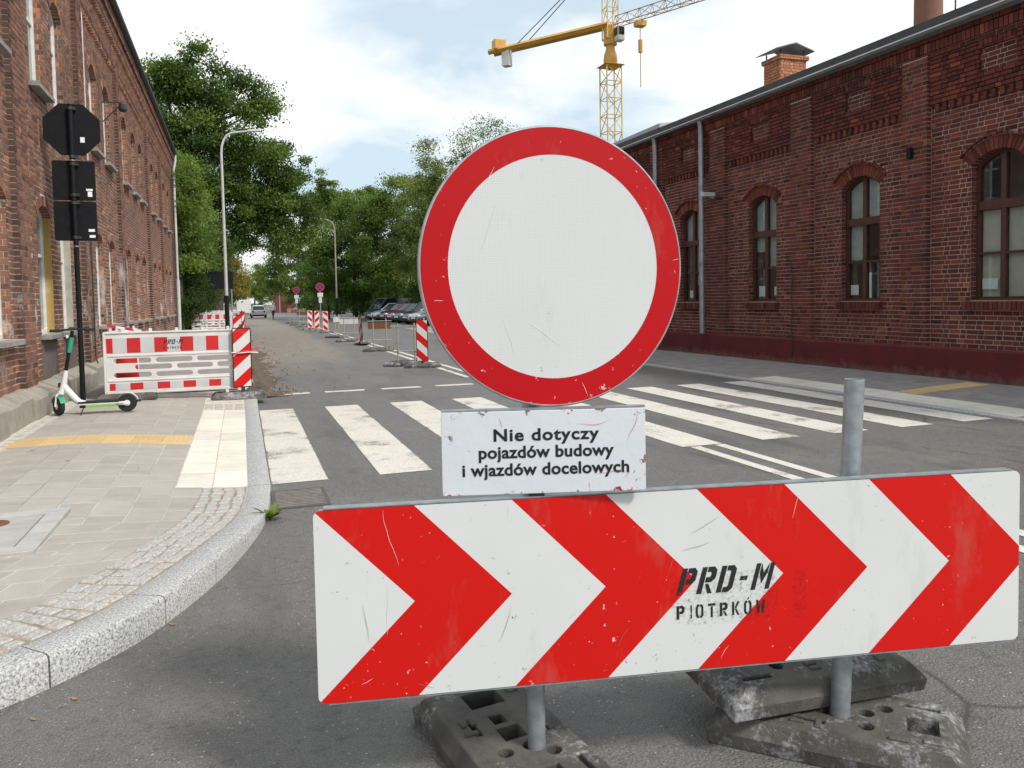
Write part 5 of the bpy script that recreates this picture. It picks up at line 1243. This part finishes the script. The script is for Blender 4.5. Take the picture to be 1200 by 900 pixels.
# ---- cars
def car(loc, heading, paint, label, group, L_=4.2, W_=1.74, H_=1.46, van=False, cargo=False):
    """nose along local +x, centred on the wheelbase"""
    r = empty('parked_car', loc, heading, label, 'car', group); hl = L_/2
    if van: st = [(-hl, .35, 1.05, .80), (-hl+.05, .28, 1.1, .84), (-hl+1.0, .22, 1.12, .87), (0, .22, 1.10, .88), (hl-1.0, .22, 1.05, .87), (hl-.25, .24, .90, .82), (hl, .34, .72, .72)]
    else: st = [(-hl, .40, .82, .70), (-hl+.12, .28, .92, .80), (-hl+.9, .2, .95, .86), (0, .2, .92, .87), (hl-1.15, .2, .93, .86), (hl-.45, .22, .80, .82), (hl-.08, .26, .66, .74), (hl, .36, .56, .66)]
    sc_ = W_/1.74; m = MB(); n = 10
    for x, zb, zt, w in st:
        w *= sc_
        m.v += [(x, a*w, zb+(zt-zb)*b) for a, b in ((-.86, 0), (-.97, .12), (-1, .45), (-.97, .80), (-.88, 1), (.88, 1), (.97, .80), (1, .45), (.97, .12), (.86, 0))]
    k_ = len(st); m.f = [(i*n+j, i*n+(j+1) % n, (i+1)*n+(j+1) % n, (i+1)*n+j) for i in range(k_-1) for j in range(n)]+[tuple(range(n)), tuple(range((k_-1)*n, k_*n))[::-1]]
    m.build('body', paint, r, smooth=True)
    if van: pr = [(-hl+.04, 1.08, .80), (-hl+.12, H_-.06, .74), (-.2, H_, .74), (hl-1.35, H_-.05, .70), (hl-.55, 1.0, .76)]
    else: pr = [(-hl+.18, .88, .72), (-hl+.65, H_-.10, .60), (-.25, H_, .60), (.35, H_-.04, .60), (hl-1.2, .92, .74)]
    cab = MB()
    for x, z, w in pr: cab.v += [(x, -w*sc_, z), (x, w*sc_, z)]
    # glasshouse: a closed solid between belt line and roof
    g = MB(); belt = [(pr[0][0], pr[0][1]), (pr[-1][0], pr[-1][1])]
    pts = [(x, z) for x, z, w in pr]; ws = [w for x, z, w in pr]; nn = len(pts)
    lower = .86 if not van else .98
    vs = [(x, -w*sc_*.985, z) for (x, z), w in zip(pts, ws)]+[(x, w*sc_*.985, z) for (x, z), w in zip(pts, ws)]
    g.add(vs+[(pts[0][0], -ws[0]*sc_, lower), (pts[-1][0], -ws[-1]*sc_, lower), (pts[0][0], ws[0]*sc_, lower), (pts[-1][0], ws[-1]*sc_, lower)], [tuple(range(nn))+(2*nn+1, 2*nn), tuple(range(2*nn-1, nn-1, -1))+(2*nn+2, 2*nn+3)]+[(i, i+nn, i+nn+1, i+1) for i in range(nn-1)])
    g.build('glass', 'car_glass', r)
    rf = MB()
    for i in range(1, nn-2):
        (x0, z0), (x1, z1) = pts[i], pts[i+1]; w0, w1 = ws[i]*sc_, ws[i+1]*sc_
        rf.add([(x0, -w0, z0+.004), (x1, -w1, z1+.004), (x1, w1, z1+.004), (x0, w0, z0+.004), (x0, -w0*.96, z0+.04), (x1, -w1*.96, z1+.04), (x1, w1*.96, z1+.04), (x0, w0*.96, z0+.04)], [(3, 2, 1, 0), (4, 5, 6, 7), (0, 1, 5, 4), (1, 2, 6, 5), (2, 3, 7, 6), (3, 0, 4, 7)])
    for s_ in (-1, 1):
        for a, b in ((0, 1), (nn-2, nn-1)): rf.tube([(pts[a][0], s_*ws[a]*sc_, pts[a][1]), (pts[b][0], s_*ws[b]*sc_, pts[b][1])], .045, 6)
        rf.tube([(-.1, s_*ws[2]*sc_, H_-.02), (-.12, s_*.80*sc_, .93)], .04, 6)
    rf.build('roof', paint, r, smooth=True)
    if cargo: part('cargo_box', paint, r, lambda q: q.box(-hl-.03, hl-1.7, -.86*sc_, .86*sc_, .5, H_+.05), bevel=.06)
    for x in (-hl+.78, hl-.82):
        for s_ in (-1, 1):
            T = lambda a, b, c: (x+a, s_*(.78*sc_)+c*s_, .31+b)
            ty = part('wheel', 'rubber', r, lambda q: q.lathe([(.19, -.1), (.29, -.1), (.31, -.07), (.31, .07), (.29, .11), (.2, .11)], 18, T), smooth=True)
            part('rim', 'zinc', ty, lambda q: q.lathe([(.03, .112), (.2, .105), (.2, .09)], 14, T))
    for s_ in (-1, 1):
        part('headlight', 'lens', r, lambda q: q.box(hl-.34, hl-.04, min(s_*.45, s_*.72)*sc_, max(s_*.45, s_*.72)*sc_, .58, .72), bevel=.03)
        part('tail_light', 'tail_red', r, lambda q: q.box(-hl-.012, -hl+.14, min(s_*.52, s_*.74)*sc_, max(s_*.52, s_*.74)*sc_, .66, .86 if not van else 1.05), bevel=.02)
        part('mirror', paint, r, lambda q: q.box(hl-1.45, hl-1.28, min(s_*.86, s_*1.02)*sc_, max(s_*.86, s_*1.02)*sc_, .93, 1.06), bevel=.03)
    part('grille', 'rubber', r, lambda q: q.box(hl-.06, hl+.006, -.42*sc_, .42*sc_, .38, .56)); part('number_plate', 'paper', r, lambda q: (q.box(hl+.0065, hl+.014, -.26, .26, .44, .54), q.box(-hl-.014, -hl-.0005, -.26, .26, .55, .66)))
    part('bumper', 'rubber', r, lambda q: (q.box(hl-.2, hl+.004, -.66*sc_, .66*sc_, .22, .36), q.box(-hl-.004, -hl+.2, -.66*sc_, .66*sc_, .28, .42)), bevel=.03)
    return r
hd = math.radians(180+24); fd = Vector((math.cos(hd), math.sin(hd), 0)); gp = 'cars parked nose-out beside the road'
for fx, fy, pnt, lb, kw in [(10.5, 68.6, 'paint_teal', 'dark teal van, tallest of the row parked under the trees', dict(van=True, H_=1.95, L_=4.7, W_=1.85)), (10.5, 65.4, 'paint_white', 'white small car parked between the teal van and a black car', {}), (10.6, 62.6, 'paint_black', 'black car parked next to the small white car', {}), (10.7, 59.8, 'paint_red', 'dark red car parked between the black car and the dark blue car', {}), (10.7, 57.0, 'paint_blue', 'dark blue car parked next to the dark red car', {}), (10.8, 54.2, 'paint_black', 'black estate car with higher roof in the parked row', dict(H_=1.56)), (10.8, 51.4, 'paint_silver', 'silver car parked between the black estate and the grey car', {}), (10.8, 48.6, 'paint_grey', 'dark grey car parked last in the row, half behind the round sign', {})]:
    c = Vector((fx, fy, 0))-fd*kw.get('L_', 4.2)/2; car((c.x, c.y, 0), hd, pnt, lb, gp, **kw)
car((1.85, 97, 0), math.radians(90), 'paint_white', 'white hatchback seen from behind on the dug-up road', None, 3.9)
car((.3, 116, 0), math.radians(90), 'paint_white', 'white van far down the road past the white hatchback', None, 5., 1.9, 2.2, True, True)

# ---- person walking, built as one skinned surface
def person(loc, rz, label):
    r = empty('person', loc, rz, label, 'person')
    J = {'pel': (0, 0, .93, .13, .10), 'bel': (0, 0, 1.08, .125, .09), 'che': (0, .01, 1.30, .155, .10), 'neck': (0, .02, 1.47, .055, .055), 'hd0': (0, .03, 1.55, .075, .085), 'hd1': (0, .03, 1.66, .085, .095), 'hd2': (0, .03, 1.74, .05, .06)}
    E_ = [('pel', 'bel'), ('bel', 'che'), ('che', 'neck'), ('neck', 'hd0'), ('hd0', 'hd1'), ('hd1', 'hd2')]
    for s_, n_ in ((-1, 'l'), (1, 'r')):
        st = .16*s_
        J.update({'sh'+n_: (s_*.17, .01, 1.40, .06, .06), 'el'+n_: (s_*.23, -st*.5, 1.12, .045, .045), 'wr'+n_: (s_*.22, .08-st*.7, .88, .032, .032), 'ha'+n_: (s_*.215, .11-st*.7, .79, .03, .02), 'hi'+n_: (s_*.09, 0, .88, .095, .095), 'kn'+n_: (s_*.10, st+.03, .50, .065, .065), 'an'+n_: (s_*.10, st*1.6, .10, .045, .045), 'to'+n_: (s_*.11, st*1.6+.15, .035, .04, .035)})
        E_ += [('che', 'sh'+n_), ('sh'+n_, 'el'+n_), ('el'+n_, 'wr'+n_), ('wr'+n_, 'ha'+n_), ('pel', 'hi'+n_), ('hi'+n_, 'kn'+n_), ('kn'+n_, 'an'+n_), ('an'+n_, 'to'+n_)]
    nm = list(J); m = bpy.data.meshes.new('body'); m.from_pydata([J[k_][:3] for k_ in nm], [(nm.index(a), nm.index(b)) for a, b in E_], [])
    o = bpy.data.objects.new('body', m); COL.objects.link(o); sk_ = o.modifiers.new('s', 'SKIN'); 
    for i, k_ in enumerate(nm): m.skin_vertices[0].data[i].radius = J[k_][3:]
    m.skin_vertices[0].data[0].use_root = True; o.modifiers.new('ss', 'SUBSURF').levels = 2
    me = evalmesh(o); bpy.data.objects.remove(o); me.name = 'body'
    for mt in ('skin', 'cloth_light', 'cloth_dark', 'hair'): me.materials.append(M[mt])
    for p in me.polygons:
        c = p.center; p.use_smooth = True
        p.material_index = 2 if c.z < .96 and abs(c.x) < .20 and not (abs(c.x) > .17 and c.z > .72) else 1 if (c.z < 1.47 and (abs(c.x) < .2 or c.z > 1.1)) else 3 if c.z > 1.68 or (c.z > 1.58 and c.y < .0) else 0
    b = bpy.data.objects.new('body', me); COL.objects.link(b); b.parent = r; return r
person((3.0, 82.5, 0), math.radians(20), 'person in a light top and dark trousers walking on the road')

sh = empty('red_shed', (7.5, 150, 0), 0, 'small dark red shed with gabled roof at the far end of the street', 'shed')
part('wall', 'shed_red', sh, lambda m: m.prism([(-1.7, 0), (1.6, 0), (1.6, 3.0), (0, 3.9), (-1.7, 3.0)], -2, 2, lambda a, b, c: (a, c, b)))
part('roof', 'roof_dark', sh, lambda m: (m.prism([(-2, 2.9), (0, 3.92), (0, 4.02), (-2, 3.0)], -2.2, 2.2, lambda a, b, c: (a, c, b)), m.prism([(1.9, 2.9), (0, 3.92), (0, 4.02), (1.9, 3.0)], -2.2, 2.2, lambda a, b, c: (a, c, b))))
part('door', 'brown_frame', sh, lambda m: m.box(-.6, .5, -2.03, -2.001, 0, 2.1))

# ---- tower crane behind the hall
CRN = empty('tower_crane', (33.3, 66.8, 0), 0, 'yellow lattice tower crane with long counter-jib rising behind the brick hall', 'crane')
def lattice(m, p0, p1, w, seg, r, up=Vector((0, 0, 1)), tri=False):
    p0, p1 = Vector(p0), Vector(p1); d = (p1-p0).normalized(); a = d.cross(up).normalized()*w/2; b = a.cross(d).normalized()*w/2
    cs = [a+b, a-b, -a-b, -a+b] if not tri else [a-b, -a-b, b*1.3]
    n = len(cs); N_ = int((p1-p0).length/seg)
    for c in cs: m.tube([p0+c, p1+c], r, 5)
    for i in range(N_):
        q0 = p0+(p1-p0)*i/N_; q1 = p0+(p1-p0)*(i+1)/N_
        for j in range(n):
            c0, c1 = cs[j], cs[(j+1) % n]; m.tube([q0+c0, q0+c1], r*.6, 4, False); m.tube([q0+(c0 if i % 2 else c1), q1+(c1 if i % 2 else c0)], r*.6, 4, False)
part('mast', 'crane_pale', CRN, lambda m: lattice(m, (0, 0, 0), (0, 0, 23.2), 1.5, 1.5, .07, Vector((0, 1, 0))))
part('slewing_ring', 'crane_yellow', CRN, lambda m: (m.lathe([(.45, 22.9), (.62, 23.2), (.66, 23.7), (.60, 24.2), (.42, 24.7), (.42, 25.0), (.62, 25.1), (.62, 26.6)], 16), m.box(-1.0, 1.0, -1.0, 1.0, 23.15, 23.18)))
part('cab', 'crane_white', CRN, lambda m: m.box(.1, .8, -1.4, -.6, 25.2, 26.5), bevel=.06)
part('cab_window', 'car_glass', CRN, lambda m: (m.box(.16, .74, -1.43, -1.39, 25.7, 26.4), m.box(.06, .11, -1.3, -.7, 25.7, 26.4)))
JD = Vector((4.75, -8.9, 0)).normalized(); CJ = Vector((-9.3, 7.2, 0)).normalized()
part('counter_jib', 'crane_yellow', CRN, lambda m: [m.tube([JD.cross(Vector((0, 0, 1)))*s_*.4+Vector((0, 0, 26.95)), CJ*11.8+JD.cross(Vector((0, 0, 1)))*s_*.4+Vector((0, 0, 25.75))], .27, 4) for s_ in (-1, 1)])
part('counterweight', 'crane_white', CRN, lambda m: m.tube([CJ*10.2+Vector((0, 0, 25.9)), CJ*10.2+Vector((0, 0, 24.3))], .55, 4)); part('winch', 'crane_yellow', CRN, lambda m: (m.box(CJ.x*10.9-.7, CJ.x*10.9+.5, CJ.y*10.9-.5, CJ.y*10.9+.5, 25.9, 26.9)), bevel=.1)
part('apex_tower', 'crane_pale', CRN, lambda m: lattice(m, (0, 0, 25.6), (.1, 0, 34), 1.1, 1.4, .06, Vector((0, 1, 0))))
part('jib', 'crane_jib', CRN, lambda m: lattice(m, JD*.6+Vector((0, 0, 27.1)), JD*34+Vector((0, 0, 27.4)), .8, 1.3, .05, tri=True))
part('pendant', 'dark_steel', CRN, lambda m: ([m.tube([Vector((0, 0, 33.8)), CJ*9+JD.cross(Vector((0, 0, 1)))*s_*.5+Vector((0, 0, 26.0))], .045, 5) for s_ in (-1, 1)], m.tube([Vector((0, 0, 33.8)), JD*20+Vector((0, 0, 27.8))], .045, 5)))
part('trolley', 'crane_yellow', CRN, lambda m: m.box(JD.x*3.3-.45, JD.x*3.3+.45, JD.y*3.3-.4, JD.y*3.3+.4, 26.0, 26.45))
part('hook', 'crane_yellow', CRN, lambda m: (m.tube([JD*3.3+Vector((0, 0, 24.8)), JD*3.3+Vector((0, 0, 23.7))], .2, 8), m.tube([JD*3.3+Vector((0, 0, 26.0)), JD*3.3+Vector((0, 0, 24.8))], .04, 5), m.tube([JD*3.3+Vector((0, 0, 23.7)), JD*3.3+Vector((0, 0, 20.6))], .045, 5)))

# ================================================================ TREES
def leafmesh(pos, size, val, rng, name, mat, parent, droop=.3):
    n = len(pos); a = rng.normal(size=(n, 3)); a[:, 2] -= droop; a /= np.linalg.norm(a, axis=1)[:, None]
    b = rng.normal(size=(n, 3)); b -= (b*a).sum(1)[:, None]*a; b /= np.linalg.norm(b, axis=1)[:, None]; c = np.cross(a, b)
    s = (size*rng.uniform(.6, 1.3, n))[:, None]
    v = np.stack([pos-a*s*.9, pos+b*s*.45+c*s*.12, pos+a*s*.9, pos-b*s*.45+c*s*.12], 1).reshape(-1, 3).astype(np.float32)
    m = bpy.data.meshes.new(name); m.vertices.add(4*n); m.vertices.foreach_set('co', v.ravel()); m.loops.add(4*n); m.loops.foreach_set('vertex_index', np.arange(4*n, dtype=np.int32))
    m.polygons.add(n); m.polygons.foreach_set('loop_start', np.arange(0, 4*n, 4, dtype=np.int32)); m.update(calc_edges=True)
    at = m.attributes.new('bc', 'FLOAT', 'POINT'); at.data.foreach_set('value', np.repeat(val, 4).astype(np.float32)); m.materials.append(M[mat])
    o = bpy.data.objects.new(name, m); COL.objects.link(o); o.parent = parent; return o
def tree(loc, lobes, label, mat, seed, clumps=90, per=130, size=.16, sig=.42, trunk=(.22, 3.), group='trees along the street', name='broadleaf_tree', hue=.5, cat='tree', limbs=16):
    """lobes: (x, y, z, rx, ry, rz) relative to the trunk foot; clumps sit near the lobe skins, joined to the trunk by limbs"""
    size *= .62; per = int(per*2.05); sig *= .82; clumps = int(clumps*1.05)
    r = empty(name, loc, 0, label, cat, group); rng = np.random.default_rng(seed); C_ = []; vol = np.array([l[3]*l[4]+l[4]*l[5] for l in lobes]); vol = vol/vol.sum()
    for l, v in zip(lobes, vol):
        k_ = max(4, int(clumps*v)); d = rng.normal(size=(k_, 3)); d /= np.linalg.norm(d, axis=1)[:, None]; rad = rng.uniform(.25, 1, k_)**.45
        C_.append(np.array(l[:3])+d*rad[:, None]*np.array(l[3:]))
    C_ = np.concatenate(C_); C_ = C_[C_[:, 2] > .25]
    cs = rng.uniform(.6, 1.5, len(C_)); cn = (per*cs).astype(int); idx = np.repeat(np.arange(len(C_)), cn); N_ = len(idx)
    g = rng.normal(size=(N_, 3)); g *= np.array([1, 1, .62]); pos = C_[idx]+g*(sig*cs[idx])[:, None]; pos[:, 2] = np.maximum(pos[:, 2], .06)
    cv = np.clip(rng.normal(hue, .2, len(C_)), 0, 1); val = np.clip(cv[idx]+rng.normal(0, .14, N_), 0, 1)
    leafmesh(pos, size, val, rng, 'crown', mat, r)
    R_ = random.Random(seed); tr_, th = trunk; cz = float(C_[:, 2].mean()); top = Vector((float(C_[:, 0].mean())*.6, float(C_[:, 1].mean())*.6, max(th+.5, cz)))
    m = MB(); m.tube([(0, 0, -.15), (.02, 0, .3), (top.x*.15, top.y*.15, th*.6), (top.x*.35, top.y*.35, th), tuple(top)], [tr_*1.3, tr_*1.05, tr_*.9, tr_*.75, tr_*.3], 9)
    for i in R_.sample(range(len(C_)), min(limbs, len(C_))):
        e = Vector(C_[i]); t = R_.uniform(.25, .95); s0 = Vector((top.x*.35, top.y*.35, th)).lerp(top, t); md = s0.lerp(e, .5)+Vector((R_.uniform(-.3, .3), R_.uniform(-.3, .3), R_.uniform(.1, .5)))
        m.tube([s0, md, e], [tr_*.38*(1-t*.4), tr_*.22, tr_*.06], 5, False)
    m.build('trunk', 'bark', r, smooth='all'); return r
gt = 'roadside trees'
tree((-3.3, 53, .1), [(-.6, 1, 13.2, 3.2, 2.6, 3.8), (1.2, 0, 16.0, 2.7, 2.2, 2.4), (-1.5, 1.5, 9.0, 2.6, 2.2, 3.2), (3.4, 0, 13.4, 2.4, 1.8, 2.4), (1.0, 0, 11.0, 2.6, 2, 2.6)], 'tall dark green tree rising behind the end of the factory', 'leaf_deep', 1, 150, 190, .19, .48, (.36, 5), gt, hue=.5)
tree((-1.6, 57, .1), [(3.0, -1, 9.5, 2.6, 2.2, 3.4), (1.2, 0, 8.0, 2.3, 2, 3.0), (4.6, -1, 7.3, 2.1, 1.8, 2.3), (4.7, 0, 11.0, 1.7, 1.5, 1.8)], 'leaning dark green tree whose crown overhangs the road beyond the tall lamp', 'leaf_deep', 2, 130, 190, .18, .45, (.3, 4), gt, hue=.45)
tree((-2.75, 40.6, .1), [(.1, 0, 6.9, 1.05, 1.3, 1.9), (-.1, 1, 4.6, 1.1, 1.4, 2.2), (.6, 2.5, 5.4, .8, 1.2, 2.0), (-.2, 1.2, 8.1, .7, .9, .9)], 'light green leafy tree against the far end of the factory', 'leaf_mid', 3, 110, 190, .12, .34, (.14, 2.), gt, hue=.55)
tree((-2.55, 41.5, .1), [(0, 0, 1.6, .75, 1.4, 1.6), (-.2, 1, 3.0, .8, 1.6, 1.4), (.3, 3.5, 2.6, .7, 1.4, 1.9)], 'dark ivy-covered shrub at the foot of the factory end', 'leaf_ivy', 4, 100, 190, .09, .28, (.1, 1.), 'shrubs', 'ivy_shrub', .3, 'shrub', 8)
tree((-2.4, 47.0, .1), [(.2, 0, 3.4, .9, 1.6, 2.4), (.8, 2, 4.2, .9, 1.6, 2.2)], 'browning ivy shrub beside the dark sign back', 'leaf_ivy', 5, 80, 170, .12, .34, (.1, 1.5), 'shrubs', 'ivy_shrub', .6, 'shrub', 8)
for i, (x, y, h, w, mt, lb) in enumerate([(-4.5, 72, 9, 2.8, 'leaf_deep', 'dark tree on the left of the road past the leaning tree'), (-4.2, 92, 10, 3.0, 'leaf_ivy', 'brownish tree on the left far down the road'), (-3.2, 125, 10, 3.4, 'leaf_autumn', 'small yellowing tree at the end of the road by the white van'), (-4.5, 160, 13, 4, 'leaf_light', 'pale tree closing the far end of the road'), (6.8, 172, 12, 4, 'leaf_light', 'pale green tree behind the red shed'), (3.0, 200, 11, 4, 'leaf_mid', 'farthest tree over the middle of the road')]):
    tree((x, y, .0), [(0, 0, h*.62, w, w, h*.34), (w*.5, 0, h*.42, w*.7, w*.7, h*.24)], lb, mt, 20+i, 60, 110, .30, .62, (.2, h*.3), gt, hue=.5, limbs=8)
tree((7.6, 88, 0), [(-1.2, 0, 9.8, 3.0, 2.4, 3.6), (1.6, 0, 11.6, 3.0, 2.4, 3.6), (-2.6, 0, 5.4, 2.6, 2, 3.2), (3.2, 0, 6.4, 2.8, 2, 4.0), (.4, 0, 5, 3, 2, 3)], 'mid green tree with layered crown on the right past the older lamp', 'leaf_mid', 6, 130, 170, .22, .52, (.28, 3.5), gt, hue=.42)
tree((8.2, 80, 0), [(0, 0, 12.8, .5, .5, 2.6), (.6, 0, 12.0, .4, .4, 1.8), (-.7, 0, 11.6, .4, .4, 1.5)], 'slender poplar spire poking above the roadside trees', 'leaf_mid', 7, 40, 70, .18, .25, (.14, 8), gt, hue=.4, limbs=8)
tree((10.6, 78, 0), [(-.4, 0, 8.8, 3.0, 2.2, 3.6), (1.6, -1, 5.0, 3.0, 2.2, 3.6), (-2.6, 0, 4.6, 2.4, 2, 3.2), (1.4, 0, 10.9, 2.2, 1.6, 2.2), (0, -.5, 3.0, 3, 2, 2.2)], 'dense dark tree on the right behind the blue signs', 'leaf_deep', 8, 130, 180, .20, .5, (.26, 3), gt, hue=.55)
tree((13.6, 72, 0), [(-1.2, 0, 8.0, 2.9, 2.2, 4.0), (1.4, 0, 9.6, 3.0, 2.2, 4.2), (0, -1, 3.6, 3.4, 2, 2.6)], 'dark tree standing over the parked cars', 'leaf_deep', 9, 130, 180, .19, .48, (.28, 3), gt, hue=.5)
tree((15.0, 61, 0), [(-1.2, 0, 8.6, 2.4, 2.0, 3.2), (.6, 0, 12.0, 2.3, 2.0, 3.0), (1.4, 0, 7.6, 2.8, 2.2, 3.6), (-2.3, 0, 5.6, 2.0, 1.8, 2.4)], 'lighter green tree behind the round sign, left of its thin neighbour', 'leaf_light', 10, 120, 150, .15, .46, (.24, 3.5), gt, hue=.35)
tree((18.6, 60, 0), [(-.8, 0, 14.2, 1.9, 1.6, 2.0), (.6, 0, 11.5, 2.6, 2.2, 2.6), (-.3, 0, 9.0, 2.8, 2.2, 2.6), (1.5, 0, 14.8, 1.5, 1.3, 1.5)], 'airy tall tree showing sparse twigs above the round sign', 'leaf_mid', 11, 120, 46, .14, .44, (.24, 5), gt, hue=.45, limbs=60)
tree((23.6, 62, 0), [(0, 0, 13.0, 1.3, 1.2, 2.6), (-1.2, 0, 10.5, 1.6, 1.4, 2.2)], 'thin sparse tree top beside the crane mast', 'leaf_mid', 12, 40, 60, .14, .4, (.18, 6), gt, hue=.45, limbs=26)
for i, (x, y, w) in enumerate([(14.8, 66, 1.7), (16.4, 62, 1.8), (17.6, 57.5, 1.9), (18.6, 53, 1.9), (12.8, 77, 1.9)]):
    tree((x, y, 0), [(0, 0, 1.5, w, w*.9, 1.5), (.3, 0, 3.0, w*.8, w*.7, 1.3)], ['low dark bush behind the teal van', 'low dark bush behind the white small car', 'low dark bush behind the blue car', 'low dark bush behind the black estate car', 'low dark bush beside the dense tree'][i], 'leaf_deep', 30+i, 60, 150, .15, .36, (.08, .8), 'bushes behind the parked cars', 'roadside_bush', .35, 'bush', 6)

for i, (x, y, w, h) in enumerate([(16, 96, 4.5, 4.5), (22, 88, 4.5, 5.), (11.5, 112, 4., 4.5), (27, 76, 4.5, 5.5), (12, 135, 5, 6), (-7, 112, 4, 4.5), (-8, 150, 5, 6), (1.5, 236, 9, 9), (-12, 225, 8, 9), (16, 215, 9, 9), (38, 110, 9, 8)]):
    tree((x, y, 0), [(0, 0, h*.42, w, w*.6, h*.42), (w*.4, 0, h*.7, w*.7, w*.5, h*.3)], ['broad thicket behind the dark tree over the parked cars', 'broad thicket behind the lighter green tree', 'thicket to the right of the red shed', 'tall thicket behind the airy tree', 'far thicket behind the red shed', 'thicket left of the far white van', 'farthest thicket on the left of the road', 'broad thicket closing the far end of the road', 'broad thicket left of the road end', 'broad thicket right of the road end', 'long thicket in the distance behind the hall'][i], 'leaf_deep', 60+i, 70, 120, .26, .6, (.12, 1.), 'thickets behind the roadside trees', 'thicket', .35, 'thicket', 6)
# hairline scratches on the two big signs
RS2 = random.Random(9)
def scratches(parent, T, o, starts, mat, lim=None):
    for (u, v, a, l) in starts:
        mbx = MB(); pts = []; n = 9; aa = a; x, y = u, v
        for q in range(n+1):
            if lim and x*x+y*y > lim: break
            pts.append((x, y)); aa += RS2.uniform(-.16, .16); x += math.cos(aa)*l/n; y += math.sin(aa)*l/n
        vs = []
        for q, (x, y) in enumerate(pts):
            w_ = .0005*math.sin(math.pi*(q+.3)/(n+.6))+.0001; vs += [T(x-math.sin(aa)*w_, y+math.cos(aa)*w_, o), T(x+math.sin(aa)*w_, y-math.cos(aa)*w_, o)]
        mbx.add(vs, [(2*q, 2*q+1, 2*q+3, 2*q+2) for q in range(len(pts)-1)]); mbx.build('scratch', mat, parent, fix=False)
scratches(SG, ST, .0008, [(-.20, .2, -1.75, .16), (-.18, -.16, -1.1, .12), (-.1, -.17, -.7, .14), (-.20, .31, -1.9, .06), (.08, -.37, -1.0, .05), (-.40, -.1, .3, .03), (.41, .02, .2, .03)], 'scratch_white', .19)
scratches(BRD, BT, .0026, [(.21, .59, -1.5, .18), (.22, .36, -1.7, .16), (.60, .59, -1.5, .05), (.13, .05, .5, .04), (1.58, .57, -1.9, .09), (.50, .14, .1, .03), (1.30, .03, 1.0, .05)], 'scratch_white')
scratches(BRD, BT, .0026, [(.30, .04, -.5, .06), (.60, .26, -1.55, .12), (1.17, .40, .25, .1), (1.2, .455, .3, .11), (.14, .3, -1.4, .12), (1.12, .33, 1.1, .05), (.95, .10, 1.4, .07)], 'dirt_clod')
scratches(PL, PT, .0014, [(.10, .087, -.08, .11), (.30, .12, -1.75, .1), (.17, -.075, .15, .09), (.14, -.1, -1.2, .02), (.25, -.09, .5, .03), (-.14, .11, -1.2, .03)], 'tape_red')
